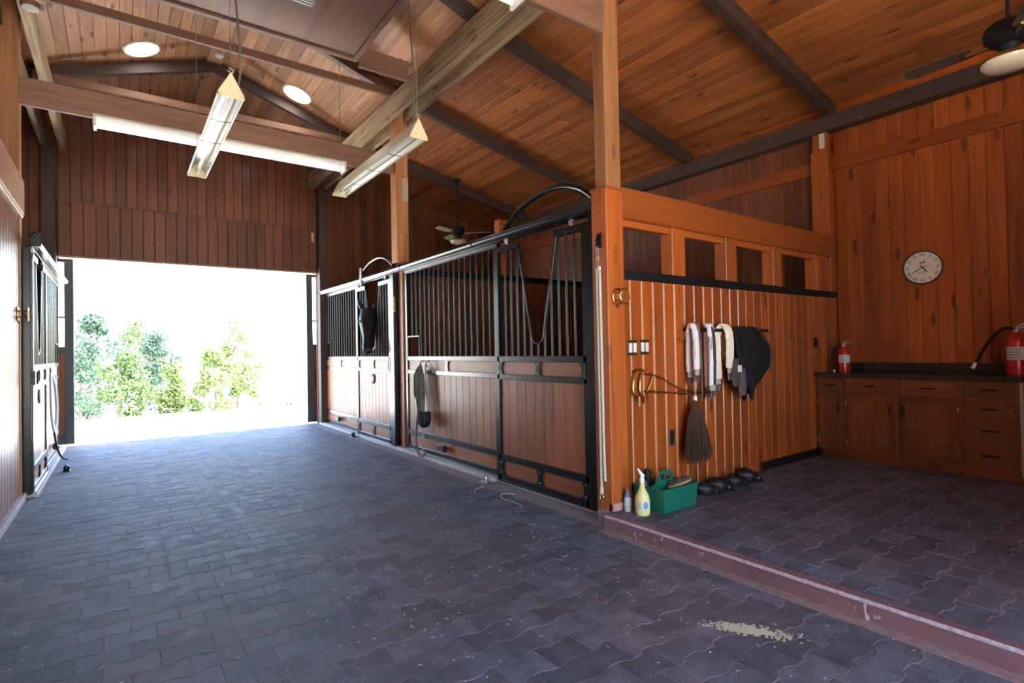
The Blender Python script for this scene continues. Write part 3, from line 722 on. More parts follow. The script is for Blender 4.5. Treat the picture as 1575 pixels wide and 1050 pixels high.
b = MB(); b.box(3.10, 3.13, 8.30, 8.34, 2.45, 2.70, .003); b.build('upright_strap', STEEL)
bpy.data.objects['upright_strap'].parent = None
tag(bpy.data.objects['upright_strap'], 'short steel strap standing up from the door track', 'bracket')

# floor stops
for (x, y, lab) in ((3.06, 8.62, 'black floor stop by the horse door'), (3.05, 4.70, 'steel floor stop under the near stall door'), (-.52, 8.45, 'black floor stop by the left stall door')):
    t = thing('floor_stop', lab, 'door stop', (x, y, 0)); m_ = STEEL if 'steel' in lab else BLACK
    b = MB(); b.box(x-.035, x+.035, y-.06, y+.06, 0, .012, .003); b.build('plate', m_, t)
    b = MB(); b.lathe([(.03, 0), (.034, .02), (.03, .05), (.015, .06), (.001, .061)], (x, y, .012), (0,0,1), 14); b.build('stop', m_, t, smooth=True)

# ------------------------------------------------------------------ sliding barn doors outside
def barn_door(xa, xb, s, label):
    t = thing('barn_door', label, 'barn door', ((xa+xb)/2, 10.93, 0), 'open sliding barn doors')
    y0, y1 = 10.90, 10.955; DK = plain('door_paint', (.035,.048,.052), .45) if 'dp' not in _wc else _wc['dp']; _wc['dp'] = DK
    lo, hi = min(xa, xb), max(xa, xb)
    for (a_, c_) in ((lo, lo+.115), (hi-.115, hi)):
        b = MB(); b.box(a_, c_, y0, y1, .02, 2.96, .004); b.build('stile', DK, t)
    for (z0, z1) in ((.02, .16), (1.44, 1.54), (2.86, 2.96)):
        b = MB(); b.box(lo+.115, hi-.115, y0+.002, y1-.002, z0, z1, .004); b.build('rail', DK, t)
    b = MB(); b.box(lo+.115, hi-.115, y0+.02, y1-.02, .16, 1.44); b.build('panel', W('stall', 2), t)
    b = MB(); b.box(lo+.115, hi-.115, y0+.024, y1-.024, 1.54, 2.86); b.build('pane', GLASS, t)
    b = MB(); b.box(lo+.115, hi-.115, y0+.01, y1-.01, 1.985, 2.015, .003); b.build('muntin', DK, t)
barn_door(2.975, 5.1, 1, 'open barn door leaf at the right jamb of the doorway')
barn_door(-2.7, -.572, -1, 'open barn door leaf at the left jamb of the doorway')

# ------------------------------------------------------------------ horse
def horse():
    def ring(c, d, w, h, upv=(0,0,1), n=14, sq=2.3):
        c = Vector(c); d = Vector(d).normalized(); u = Vector(upv); sdir = d.cross(u).normalized(); u = sdir.cross(d)
        out = []
        for k in range(n):
            a = 2*math.pi*k/n; ca, sa = math.cos(a), math.sin(a)
            out.append(c + sdir*(w*math.copysign(abs(ca)**(2/sq), ca)) + u*(h*math.copysign(abs(sa)**(2/sq), sa)))
        return out
    b = MB()
    # barrel from rump to chest, along -d
    body = [((5.75,9.65,1.28),.06,.10),((5.62,9.58,1.30),.24,.27),((5.35,9.42,1.28),.30,.33),((4.95,9.18,1.22),.31,.33),((4.55,8.95,1.20),.29,.34),((4.25,8.76,1.22),.24,.32),((4.05,8.62,1.28),.16,.24)]
    d0 = Vector((-.86,-.5,0))
    b.loft([ring(c, d0, w, h) for c, w, h in body])
    neck = [((4.42,8.84,1.36),.19,.30),((4.08,8.55,1.56),.155,.26),((3.75,8.31,1.73),.125,.215),((3.45,8.09,1.86),.10,.155),((3.24,8.03,1.93),.085,.125),((3.14,8.03,1.95),.08,.11)]
    nd = Vector((-.85,-.42,.32))
    b.loft([ring(c, nd, w, h) for c, w, h in neck])
    # head: poll to muzzle
    p0 = Vector((3.125,8.06,2.01)); p1 = Vector((2.985,7.75,1.345)); hd = (p1-p0).normalized()
    fwd = Vector((-.40,-.92,.0))
    prof = [(-.02,.07,.07),(.05,.11,.11),(.16,.13,.135),(.27,.136,.145),(.38,.122,.138),(.50,.098,.115),(.62,.082,.092),(.74,.076,.080),(.84,.082,.076),(.92,.076,.066),(.98,.055,.048),(1.0,.03,.03)]
    L_ = (p1-p0).length
    b.loft([ring(p0+hd*(L_*t), hd, w, h, upv=fwd, sq=2.2) for t, w, h in prof])
    sd = hd.cross(fwd).normalized()
    for sg in (-1, 1):                      # nostril flare, cheek, ears
        c = p0 + hd*(L_*.92) + sd*(sg*.052) + fwd*.045
        b.lathe([(.004,-.03),(.024,-.018),(.027,0),(.02,.016),(.004,.022)], c, (fwd+sd*sg*.7), 10)
        c = p0 + hd*(L_*.34) + sd*(sg*.07) - fwd*.06
        b.lathe([(.01,-.06),(.06,-.04),(.085,0),(.06,.04),(.01,.06)], c, sd, 10)
        e0 = p0 + sd*(sg*.085) - hd*.02 + fwd*.01; e1 = e0 + Vector((0,0,.16)) + sd*(sg*.075) + fwd*.03
        b.tube([e0, e0.lerp(e1,.3), e0.lerp(e1,.65), e1], [.034,.042,.032,.006], 8)
    # legs
    for (x, y, fr) in ((4.18,8.86,1),(4.40,8.56,1),(5.42,9.62,0),(5.62,9.28,0)):
        if fr: P = [(x,y,1.15),(x-.02,y,.85),(x-.03,y,.55),(x-.02,y,.46),(x-.02,y,.18),(x-.05,y-.02,.09),(x-.06,y-.03,.022)]; r = [.12,.085,.055,.06,.038,.045,.062]
        else: P = [(x,y,1.2),(x-.06,y-.03,.95),(x+.06,y+.03,.62),(x+.08,y+.04,.52),(x+.03,y+.02,.2),(x,y,.1),(x-.02,y-.01,.022)]; r = [.17,.125,.065,.062,.04,.046,.062]
        b.tube(P, r, 10)
    b.tube(curve([(5.78,9.66,1.42),(5.90,9.72,1.2),(5.92,9.74,.85),(5.9,9.72,.6)],5), [.03+.03*math.sin(k/15*3.1) for k in range(16)], 8)
    root = thing('horse', 'black horse in the stall with its head out through the door yoke', 'horse', (4.6, 8.95, .02))
    coat = plain('horse_coat', (.012,.008,.006), .45, spec=.3, noise=.3, nscale=12)
    body = b.build('body', coat, root)
    for p in body.data.polygons: p.use_smooth = True
    rm = body.modifiers.new('fuse', 'REMESH'); rm.mode = 'VOXEL'; rm.voxel_size = .014; rm.use_smooth_shade = True
    sm = body.modifiers.new('soft', 'SMOOTH'); sm.factor = .5; sm.iterations = 6
    for sg in (-1, 1):
        c = p0 + hd*(L_*.27) + sd*(sg*.118) + fwd*.07
        e = MB(); e.lathe([(.002,-.02),(.016,-.013),(.021,0),(.016,.013),(.002,.02)], c, sd, 12); e.build('eye', plain('eye', (.01,.007,.005), .08), root, smooth=True)
    m = MB()
    for k in range(26):
        t = random.uniform(0, 1); a0 = p0 + sd*random.gauss(0,.03) - hd*.03 + fwd*.02; 
        a1 = a0 + hd*random.uniform(.12,.22) + fwd*.13 + sd*random.gauss(0,.02); a2 = a0 + hd*.09 + fwd*.10
        m.tube([a0, a2, a1], [.007,.006,.002], 5)
    m.build('forelock', plain('mane', (.008,.007,.007), .6), root)
horse()

# ------------------------------------------------------------------ ceiling fans
def fan(x, y, zb, label, blade_rot, rb=.62, blade_mat=None, bowl=.165, nb=3):
    t = thing('ceiling_fan', label, 'ceiling fan', (x, y, zb))
    DB = BLACKM if 'fanb' not in _wc else _wc['fanb']
    zr = roof(x) - .01
    b = MB(); b.tube([(x, y, zb+.30), (x, y, zr-.03)], .012, 10); b.lathe([(.065, 0), (.06, .04), (.02, .07)], (x, y, zr-.005), (0,0,-1), 18); b.build('down_rod', DB, t, smooth=True)
    b = MB(); b.lathe([(.03,.34),(.07,.32),(.125,.29),(.14,.25),(.135,.20),(.10,.165),(.06,.15),(.055,.105),(.075,.085),(.03,.08)], (x, y, zb), (0,0,1), 24); b.build('motor', DB, t, smooth=True)
    b = MB(); b.lathe([(.05,.085),(bowl*.75,.075),(bowl,.055),(bowl+.005,.04),(bowl,.035)], (x, y, zb), (0,0,1), 28, cap=False); b.build('light_rim', BRASS, t, smooth=True)
    b = MB(); b.lathe([(bowl-.006,.045),(bowl-.01,.025),(bowl*.8,.0),(bowl*.45,-.02),(.002,-.026)], (x, y, zb), (0,0,1), 28, cap=False); b.build('glass_bowl', plain('bowl_glass', (.80,.70,.50), .25, spec=.6, coat=.4), t, smooth=True)
    for k in range(nb):
        a = blade_rot + k*2*math.pi/nb; u = Vector((math.cos(a), math.sin(a), 0)); w = Vector((-u.y, u.x, 0)); b = MB()
        sec = [(.20,.045),(.26,.058),(.45,.068),(rb-.05,.066),(rb,.035)]
        rings = []
        for r, hw in sec:
            c = Vector((x,y,zb+.19)) + u*r
            rings.append([c - w*hw - Vector((0,0,.012)), c + w*hw + Vector((0,0,.012)), c + w*hw + Vector((0,0,.020)), c - w*hw - Vector((0,0,.004))])
        b.loft(rings); bl = b.build('blade', blade_mat or W('tie', 0), t)
        b = MB(); b.tube([Vector((x,y,zb+.185))+u*.10, Vector((x,y,zb+.18))+u*.24], .012, 6); b.build('blade_iron', BRASS, bl)
fan(5.04, .96, 3.27, 'black ceiling fan with a glass bowl light over the raised bay', R(88), blade_mat=W('dark', 0), bowl=.165)
fan(5.22, 8.85, 3.40, 'small ceiling fan with pale blades over the horse stall', R(-38), blade_mat=plain('pale_blade', (.70,.62,.42), .5))

# ------------------------------------------------------------------ cabinets
CX = 6.40
def handle(parent, y, z, vertical, w=.10):
    b = MB()
    if vertical: pts = [(CX-.018, y, z-w/2), (CX-.045, y, z-w/2+.015), (CX-.045, y, z+w/2-.015), (CX-.018, y, z+w/2)]
    else: pts = [(CX-.018, y-w/2, z), (CX-.045, y-w/2+.015, z), (CX-.045, y+w/2-.015, z), (CX-.018, y+w/2, z)]
    b.tube(pts, .007, 8); b.build('handle', BLACKM, parent, smooth=True)
def cab_door(t, ya, yb, z0, z1, hinge_hi):
    b = MB(); w = .055
    b.box(CX-.019, CX, ya, yb, z0, z0+w, .003); b.box(CX-.019, CX, ya, yb, z1-w, z1, .003)
    b.box(CX-.019, CX, ya, ya+w, z0+w, z1-w, .003); b.box(CX-.019, CX, yb-w, yb, z0+w, z1-w, .003)
    d = b.build('door', W('cab', 2), t)
    b = MB(); b.box(CX-.010, CX-.002, ya+w-.004, yb-w+.004, z0+w-.004, z1-w+.004, .002); b.build('door_panel', W('cab', 2), d)
    handle(d, ya+.03 if hinge_hi else yb-.03, z1-.14, True)
    hy = yb+.004 if hinge_hi else ya-.004
    for z in (z0+.09, z1-.09):
        b = MB(); b.box(CX-.022, CX-.002, hy-.008, hy+.008, z-.03, z+.03, .002); b.build('hinge', BRASS, d)
def drawer(t, ya, yb, z0, z1):
    b = MB(); b.box(CX-.019, CX, ya, yb, z0, z1, .005); d = b.build('drawer', W('cab', 1), t); handle(d, (ya+yb)/2, (z0+z1)/2, False, .11)
units = [(2.645, 2.935, 'narrow wooden base cabinet in the corner under the small extinguisher', 'n'), (2.15, 2.645, 'wooden base cabinet with its handle on the side away from the corner', 'a'), (1.64, 2.15, 'wooden base cabinet with brass hinges next to the drawer stack', 'b'), (1.225, 1.64, 'wooden cabinet of four stacked drawers', 'd')]
for ya, yb, lab, k in units:
    t = thing('base_cabinet', lab, 'cabinet', (6.7, (ya+yb)/2, ZF))
    b = MB(); b.box(CX, XR-.005, ya+.001, yb-.001, ZF+.065, .992); b.box(CX+.03, XR-.005, ya+.001, yb-.001, ZF, ZF+.065)
    b.build('carcass', W('cab', 2), t)
    g_ = .022
    if k == 'd':
        for z0, z1 in ((.835, .985), (.655, .812), (.44, .635), (.205, .42)): drawer(t, ya+g_, yb-g_, z0, z1)
        b = MB(); b.box(CX-.006, CX+.03, ya-.028, ya, ZF+.05, .985, .002); b.build('metal_end_strip', STEEL, t)
    else:
        drawer(t, ya+g_, yb-g_, .828, .978); cab_door(t, ya+g_, yb-g_, .195, .802, k != 'b')
b = MB(); b.box(CX-.035, XR-.004, 1.19, 2.94, .992, 1.035, .005); b.box(XR-.03, XR-.004, 1.19, 2.94, 1.035, 1.135, .003)
tag(b.build('countertop', plain('dark_counter', (.022,.020,.019), .22, spec=.6, noise=.5, nscale=120)), 'dark speckled worktop with a low upstand over the wooden cabinets', 'countertop')
b = MB(); b.box(6.385, 6.55, 2.90, 2.946, ZF, .19, .004); tag(b.build('baseboard_bay', BLACKM), 'black baseboard in the corner beside the cabinets', 'baseboard'); bpy.data.objects['baseboard_bay']['kind'] = 'structure'
b = MB(); b.box(5.2, 6.385, 2.925, 2.9485, ZF, .18, .004); struct(b.build('baseboard_partition', BLACKM), 'black baseboard along the dark end of the grooved partition')

# extinguishers
RED = plain('extinguisher_red', (.42,.012,.014), .3, coat=.4)
def extinguisher(x, y, z, r, h, label, hose):
    t = thing('fire_extinguisher', label, 'fire extinguisher', (x, y, z))
    b = MB(); b.lathe([(r*.96,0),(r,.012),(r,h*.78),(r*.85,h*.88),(r*.45,h*.96),(r*.35,h)], (x,y,z), (0,0,1), 24); b.build('cylinder', RED, t, smooth=True)
    b = MB(); b.lathe([(r*.32,h),(r*.34,h+.02),(r*.2,h+.03),(r*.2,h+.045)], (x,y,z), (0,0,1), 14); b.tube([(x-.02,y,z+h+.04),(x+.0,y-.05,z+h+.075),(x+.0,y-.11,z+h+.07)], .008, 6); b.tube([(x-.02,y,z+h+.03),(x,y-.06,z+h+.045),(x,y-.10,z+h+.03)], .007, 6); b.build('valve', STEEL, t, smooth=True)
    n = 14; vs = []
    a0 = math.atan2(-y, -x)        # faces the aisle
    for zz in (h*.36, h*.66):
        for k in range(n+1):
            a = a0 - 1.1 + 2.2*k/n; vs.append((x+(r+.0012)*math.cos(a), y+(r+.0012)*math.sin(a), z+zz))
    b = MB(); b.add(vs, [(k, k+1, n+2+k, n+1+k) for k in range(n)]); lb = b.build('label', plain('ext_label', (.62,.60,.55), .5), t, smooth=True)
    b = MB()
    for q in range(4):
        zz = h*(.40+.065*q); vs = []
        for dz in (0, h*.022):
            for k in range(6): a = a0 - .7 + 1.0*k/5; vs.append((x+(r+.002)*math.cos(a), y+(r+.002)*math.sin(a), z+zz+dz))
        b.add(vs, [(k, k+1, 7+k, 6+k) for k in range(5)])
    b.build('print', plain('ext_print', (.10,.16,.12), .6), lb)
    if hose:
        b = MB(); b.tube(curve(hose, 8), .013, 8); hz = b.build('hose', BLACKM, t, smooth=True)
        e = Vector(hose[-1]); d = (e-Vector(hose[-2])).normalized(); b = MB(); b.tube([e, e+d*.06], [.012,.016], 8); b.build('nozzle', WHITE, hz, smooth=True)
extinguisher(6.74, 2.78, 1.035, .062, .29, 'small red fire extinguisher standing in the corner of the worktop', [(6.72,2.80,1.33),(6.68,2.86,1.28),(6.68,2.885,1.14),(6.69,2.87,1.06)])
extinguisher(6.66, 1.285, 1.035, .078, .40, 'larger red fire extinguisher with a long black hose on the worktop end', [(6.66,1.27,1.45),(6.64,1.36,1.47),(6.66,1.46,1.38),(6.68,1.55,1.22),(6.68,1.585,1.15)])

# ------------------------------------------------------------------ clock
def text_mesh(txt, size, mat):
    cu = bpy.data.curves.new('txt', 'FONT'); cu.body = txt; cu.size = size; cu.align_x = 'CENTER'; cu.align_y = 'CENTER'; cu.extrude = .0006; cu.resolution_u = 2
    o = bpy.data.objects.new('txt', cu); col.objects.link(o); dg = bpy.context.evaluated_depsgraph_get(); me = bpy.data.meshes.new_from_object(o.evaluated_get(dg))
    bpy.data.objects.remove(o); me.materials.clear(); me.materials.append(mat); me.name = 'lettering'; return me
def clock():
    y, z, x = 2.078, 2.158, XR; r = .178
    t = thing('wall_clock', 'round cream wall clock with Roman numerals on the board wall', 'clock', (x, y, z))
    b = MB(); b.lathe([(r, -.001), (r+.006, .012), (r+.004, .028), (r-.008, .030), (r-.012, .020)], (x, y, z), (-1,0,0), 40, cap=False); b.build('rim', plain('clock_rim', (.06,.045,.035), .4), t, smooth=True)
    b = MB(); b.lathe([(r-.002, 0), (r-.004, .020), (.001, .0205)], (x, y, z), (-1,0,0), 40); b.build('face', plain('clock_face', (.72,.66,.56), .5), t)
    INK = plain('clock_ink', (.035,.028,.024), .7); RD = plain('clock_red', (.36,.11,.06), .7)
    nums = ['XII','I','II','III','IIII','V','VI','VII','VIII','IX','X','XI']
    # seen from -x: right is -y
    for i, nm in enumerate(nums):
        a = 2*math.pi*i/12; me = text_mesh(nm, .046, INK)
        o = inst('numeral', me, (x-.0215, y - .135*math.sin(a), z + .135*math.cos(a)), t); o.matrix_basis = Matrix.Translation(o.location) @ Matrix(((0,0,-1),(-1,0,0),(0,1,0))).to_4x4() @ Matrix.Rotation(-a, 4, 'Z')
    def hand(a, l, w, name):
        b = MB(); ca, sa = math.cos(a), math.sin(a); f = lambda u, v, d: (d, y - (u*ca + v*sa), z + (-u*sa + v*ca))
        b.prism([(-w*.5,-.03),(w*.5,-.03),(w,l*.55),(0,l),(-w,l*.55)], f, x-.0245, x-.0225); b.build(name, INK, t)
    hand(2*math.pi*(4.66/12), .075, .0075, 'hour_hand'); hand(2*math.pi*(40/60), .125, .005, 'minute_hand')
    b = MB(); b.lathe([(.009,0),(.007,.006),(.001,.007)], (x-.0225,y,z), (-1,0,0), 12); b.build('hub', INK, t)
    b = MB(); F = lambda u, v, d: (d, y-u, z+v)     # small red-brown picture and lines of script
    b.prism([(-.028,.045),(-.02,.062),(-.005,.060),(.012,.064),(.02,.078),(.03,.072),(.022,.055),(.022,.030),(.016,.030),(.014,.046),(-.008,.044),(-.014,.028),(-.02,.030),(-.016,.046)], F, x-.0218, x-.0208); b.build('picture', RD, t)
    for v, w in ((.018,.05),(.008,.065),(-.045,.055),(-.058,.04)):
        b = MB(); b.prism([(-w,v-.0012),(w,v-.0012),(w,v+.0012),(-w,v+.0012)], F, x-.0216, x-.0208); b.build('script_line', RD if v > 0 else INK, t)
clock()

# ------------------------------------------------------------------ wall plates
def plate(x, z, w, h, label, kind, grp=None):
    t = thing('switch_plate' if kind == 's' else 'outlet', label, 'switch' if kind == 's' else 'outlet', (x, YW, z), grp)
    b = MB(); b.box(x-w/2, x+w/2, YW-.009, YW+.002, z-h/2, z+h/2, .003); b.build('plate', plain('bronze_plate', (.09,.06,.035), .35, .6), t)
    if kind == 's':
        for u in (-.026, .026):
            b = MB(); b.box(x+u-.019, x+u+.019, YW-.016, YW-.008, z-.038, z+.038, .003); b.build('rocker', plain('rocker_ivory', (.74,.70,.60), .4), t)
    else:
        for v in (-.022, .022):
            b = MB(); b.lathe([(.016,0),(.015,.004),(.001,.0045)], (x, YW-.009, z+v), (0,-1,0), 14); b.build('socket', BLACKM, t)
plate(3.338, 1.357, .118, .122, 'double rocker switch plate next to the orange corner post', 's', None)
plate(3.484, 1.361, .118, .122, 'double rocker switch plate on the side away from the corner post', 's', None)
plate(3.812, .585, .074, .132, 'outlet low on the grooved partition above the tote', 'o')
b = MB(); b.box(6.385, 6.47, YW-.009, YW+.001, 1.32, 1.43, .003); tag(b.build('outlet', BLACKM), 'dark cover plate on the partition near the small extinguisher', 'outlet')

# ------------------------------------------------------------------ tack
def brass_holder(x, y, z, nx, ny, label):
    """round bridle bracket: back plate, two hoops; (nx,ny) outward"""
    t = thing('bridle_bracket', label, 'bracket', (x, y, z)); n = Vector((nx, ny, 0)); w = Vector((-ny, nx, 0)); c = Vector((x, y, z))
    def hoop(off, r): return [c + n*off + w*(r*math.cos(a)) + Vector((0,0,r*1.15*math.sin(a))) for a in [2*math.pi*k/20 for k in range(20)]]
    b = MB(); b.tube(hoop(.012, .055), .007, 8, closed=True); b.build('back_hoop', BRASS, t, smooth=True)
    b = MB(); b.tube(hoop(.085, .052), .006, 8, closed=True); b.build('front_hoop', BRASS, t, smooth=True)
    b = MB()
    for dz in (-.03, .03): b.tube([c + n*.0 + Vector((0,0,dz)), c + n*.085 + Vector((0,0,dz*.9)) - w*.04], .006, 6)
    b.tube([c+n*.012+Vector((0,0,-.06)), c+n*.02+Vector((0,0,-.09))], [.008,.004], 6); b.build('arm', BRASS, t, smooth=True)
brass_holder(3.155, 2.93, 1.757, 0, -1, 'round brass bridle bracket on the orange corner post')
brass_holder(-.772, 6.75, 1.78, 1, 0, 'round brass bridle bracket on the left aisle wall')

def blanket_bar():
    t = thing('blanket_bar', 'long swinging brass blanket bar on the grooved partition below the switches', 'bracket', (3.4, YW, .95)); y = YW
    b = MB()
    for x in (3.36, 3.44):
        b.tube(curve([(x, y-.006, 1.16), (x-.035, y-.02, 1.10), (x-.045, y-.025, 1.00), (x+.0, y-.02, .955), (x+.01, y-.006, .90)], 6), .010, 8)
    b.tube(curve([(3.33, y-.01, 1.165), (3.40, y-.014, 1.18), (3.47, y-.01, 1.165)], 5), .009, 8); b.tube([(3.40,y-.008,.96),(3.40,y-.008,.88)], .013, 8); b.build('mount', BRASS, t, smooth=True)
    b = MB(); b.tube(curve([(3.46, y-.012, 1.14), (3.60, y-.03, 1.12), (3.74, y-.05, 1.06), (3.90, y-.07, .985), (4.12, y-.08, .965), (4.30, y-.08, .96)], 8), .007, 8); b.build('upper_rod', BRASS, t, smooth=True)
    b = MB(); b.tube([(3.46, y-.012, 1.0), (3.72, y-.06, .975), (4.02, y-.08, .94), (4.30, y-.08, .945)], .007, 8); b.build('lower_rod', BRASS, t, smooth=True)
    b = MB(); b.tube(curve([(3.50, y-.01, 1.0), (3.535, y-.02, 1.06), (3.56, y-.02, 1.13), (3.545, y-.02, 1.15)], 5), .006, 8); b.tube([(4.30,y-.08,.945),(4.30,y-.08,.96)], .010, 8); b.build('brace', BRASS, t, smooth=True)
blanket_bar()

RB = YW - .10        # y of the tack rail
def tack_rail():
    t = thing('tack_rail', 'black tack rail on the grooved partition with a brass hook', 'rack', (4.5, YW, 1.48))
    b = MB(); b.box(3.99, 5.24, RB-.008, RB+.008, 1.485, 1.515, .003)
    for x in (4.0, 4.6, 5.22): b.box(x-.008, x+.008, RB, YW+.001, 1.488, 1.512, .003)
    b.build('rail', BLACKM, t)
    b = MB(); b.tube(curve([(3.93, YW, 1.49), (3.92, YW-.05, 1.50), (3.915, YW-.08, 1.46), (3.92, YW-.06, 1.42)], 5), .007, 8); b.tube(curve([(3.93, YW, 1.44), (3.90, YW-.05, 1.42), (3.89, YW-.07, 1.39)], 5), .006, 8); b.build('hook', BRASS, t, smooth=True)
tack_rail()
def fleece(name, c): return plain(name, c, .95, spec=.1, noise=.35, nscale=160)
LEATH = plain('brown_leather', (.16,.10,.065), .6); GREYST = plain('charcoal_strap', (.045,.042,.048), .7); ELAS = plain('elastic', (.45,.40,.33), .8)
def strap(pts, w, th, fuzz=0.0):
    """flat band along pts, width along x"""
    P = curve(pts, 7); b = MB(); rings = []
    for i, p in enumerate(P):
        a = P[max(i-1,0)]; c = P[min(i+1,len(P)-1)]; d = (c-a).normalized(); n = d.cross(Vector((1,0,0)))
        n = n.normalized() if n.length > 1e-6 else Vector((0,-1,0)); r = []
        for k in range(12):
            an = 2*math.pi*k/12; cx = math.copysign(abs(math.cos(an))**.6, math.cos(an)); sx = math.copysign(abs(math.sin(an))**.6, math.sin(an))
            f = 1 + random.uniform(-fuzz, fuzz); r.append(p + Vector((1,0,0))*(cx*w/2*f) + n*(sx*th/2*(1+random.uniform(-fuzz,fuzz)*2)))
        rings.append(r)
    b.loft(rings); return b
def girth(x, zlo_f, zlo_b, w, mat, label, stripe=None, dx=.0, buckle=.10):
    t = thing('girth', label, 'girth', (x, RB, 1.5)); zt = 1.545
    pts = [(x, RB-.05, zlo_f), (x, RB-.055, (zlo_f+zt)/2), (x, RB-.045, zt-.06), (x+dx*.3, RB-.0, zt), (x+dx, RB+.038, zt-.07), (x+dx, RB+.042, (zlo_b+zt)/2), (x+dx, RB+.042, zlo_b)]
    b = strap(pts, w, .034, .10); b.build('fleece', mat, t, smooth=False)
    if stripe:
        b = strap([(p[0]+.002, p[1]-(.019 if i < 3 else 0) , p[2]+(.02 if i == 3 else 0)) for i, p in enumerate(pts[:4])], w*.42, .012); b.build('stripe', stripe, t)
    for (xx, yy, zz) in ((x, RB-.05, zlo_f), (x+dx, RB+.042, zlo_b)):
        b = MB(); b.box(xx-w*.36, xx+w*.36, yy-.008, yy+.008, zz-.055, zz+.03, .004); e = b.build('end_tab', ELAS, t)
        for u in (-w*.22, w*.22):
            bb = MB(); bb.box(xx+u-.012, xx+u+.012, yy-.005, yy+.005, zz-buckle, zz-.04, .002); st_ = bb.build('billet', GREYST, t)
            bb = MB(); q = [(xx+u-.017, yy-.007, zz-buckle+.03), (xx+u+.017, yy-.007, zz-buckle+.03), (xx+u+.017, yy-.007, zz-buckle-.012), (xx+u-.017, yy-.007, zz-buckle-.012)]
            bb.tube(q, .0035, 5, closed=True); bb.build('buckle', STEEL, st_)
girth(3.985, 1.165, 1.14, .085, fleece('grey_white_fleece', (.80,.76,.76)), 'greyish white fleece girth at the brass hook end of the tack rail', dx=.03)
girth(4.205, 1.02, 1.0, .088, fleece('white_fleece', (.92,.90,.90)), 'white fleece girth with a charcoal centre stripe on the tack rail', GREYST, dx=.07)
girth(4.475, 1.16, 1.06, .10, fleece('cream_fleece', (.90,.80,.63)), 'cream fleece girth between the striped girth and the black fly mask', dx=-.05)
def lead_strap():
    t = thing('leather_strap', 'narrow brown leather strap hanging in front of the greyish girth', 'strap', (4.13, RB-.085, 1.5))
    b = strap([(4.135, RB-.085, .90), (4.13, RB-.088, 1.2), (4.125, RB-.08, 1.49), (4.13, RB-.045, 1.565), (4.14, RB+.075, 1.51)], .016, .006); b.build('band', LEATH, t)
    t.location.x -= .135
    b = MB(); b.tube([(4.115, RB-.085, 1.33), (4.15, RB-.085, 1.33), (4.15, RB-.085, 1.44), (4.115, RB-.085, 1.44)], .003, 5, closed=True); b.build('buckle', STEEL, t)
lead_strap()
def tail():
    t = thing('false_tail', 'dark brown horsehair tail hanging by a cord under the tack rail', 'false tail', (4.13, RB-.02, .36)); hair = plain('horsehair', (.075,.042,.026), .55); b = MB()
    for k in range(330):
        a = random.uniform(0, 2*math.pi); r = math.sqrt(random.random()); zt = .90; l = random.uniform(.44, .545)
        tx, ty = .014*r*math.cos(a), .012*r*math.sin(a); sx, sy = .185*r*math.cos(a)+random.gauss(0,.008), .048*r*math.sin(a)+random.gauss(0,.006)
        P = [(4.125+tx, RB-.02+ty, zt), (4.127+sx*.45+tx, RB-.02+sy*.5, zt-l*.33), (4.14+sx*.82, RB-.02+sy*.85, zt-l*.7), (4.15+sx, RB-.02+sy, zt-l)]
        b.tube(P, [.004,.0042,.0034,.0014], 4, cap=False)
    b.build('hair', hair, t)['kind'] = 'stuff'
    b = MB(); b.lathe([(.010,0),(.018,.02),(.016,.05),(.006,.06)], (4.125, RB-.02, .88), (0,0,1), 12); b.build('binding', WHITE, t, smooth=True)
    b = MB(); b.tube([(4.125, RB-.02, .93), (4.12, RB-.015, 1.2), (4.115, RB-.012, 1.50)], .004, 6); b.build('cord', ELAS, t)
tail(); bpy.data.objects['false_tail'].location.x -= .135
def fly_mask():
    t = thing('fly_mask', 'black mesh fly mask bunched on the end of the tack rail', 'fly mask', (5.0, RB, 1.2)); random.seed(11)
    m, nt, bs = newmat('black_mesh_fabric'); bs.inputs['Base Color'].default_value = (.010,.009,.010,1); bs.inputs['Roughness'].default_value = .85; bs.inputs['Specular IOR Level'].default_value = .25
    b = MB(); n = 22; rings = []
    for k in range(15):
        s_ = k/14; z = 1.535 - .60*s_; xc = 4.92 + .15*math.sin(min(1, s_*1.25)*math.pi) + .02*s_; w = .165 + .125*math.sin(min(1, s_*1.15)*math.pi) - .085*s_*s_; dpt = .04 + .05*math.sin(s_*math.pi)
        r = []
        for q in range(n):
            a = 2*math.pi*q/n; fold = 1 + .16*math.sin(5*a + 3*s_) * s_ + .07*math.sin(9*a - 5*s_)
            r.append((xc + w*math.cos(a)*fold, RB - .025 + dpt*math.sin(a)*fold, z + .05*math.sin(3*a+1)*s_ - (.06*s_ if math.cos(a) > 0 else 0)))
        rings.append(r)
    b.loft(rings); b.build('mesh_hood', m, t, smooth=True)
    b = MB(); b.tube(curve([(5.06, RB-.075, 1.52), (5.20, RB-.085, 1.42), (5.31, RB-.075, 1.28), (5.27, RB-.07, 1.12)], 6), .010, 7); b.build('binding', plain('binding_black', (.03,.028,.032), .6), t, smooth=True)
    for (x, z, mt_) in ((4.70, 1.02, plain('brown_cloth', (.07,.045,.045), .9)), (4.80, .93, plain('mauve_cloth', (.10,.07,.085), .9))):
        rings = []
        for k in range(7):
            s_ = k/6; zz = z + .22 - .25*s_; rings.append([(x + .055*(.6+.6*math.sin(s_*2.6))*math.cos(a), RB - .075 + .018*math.sin(a), zz) for a in [2*math.pi*q/10 for q in range(10)]])
        b = MB(); b.loft(rings); b.build('fabric_tab', mt_, t, smooth=True)
    b = MB(); b.box(4.70, 4.76, RB-.095, RB-.09, 1.12, 1.18); b.build('care_label', WHITE, t)
    random.seed(5)
fly_mask(); bpy.data.objects['fly_mask'].location.x -= .17

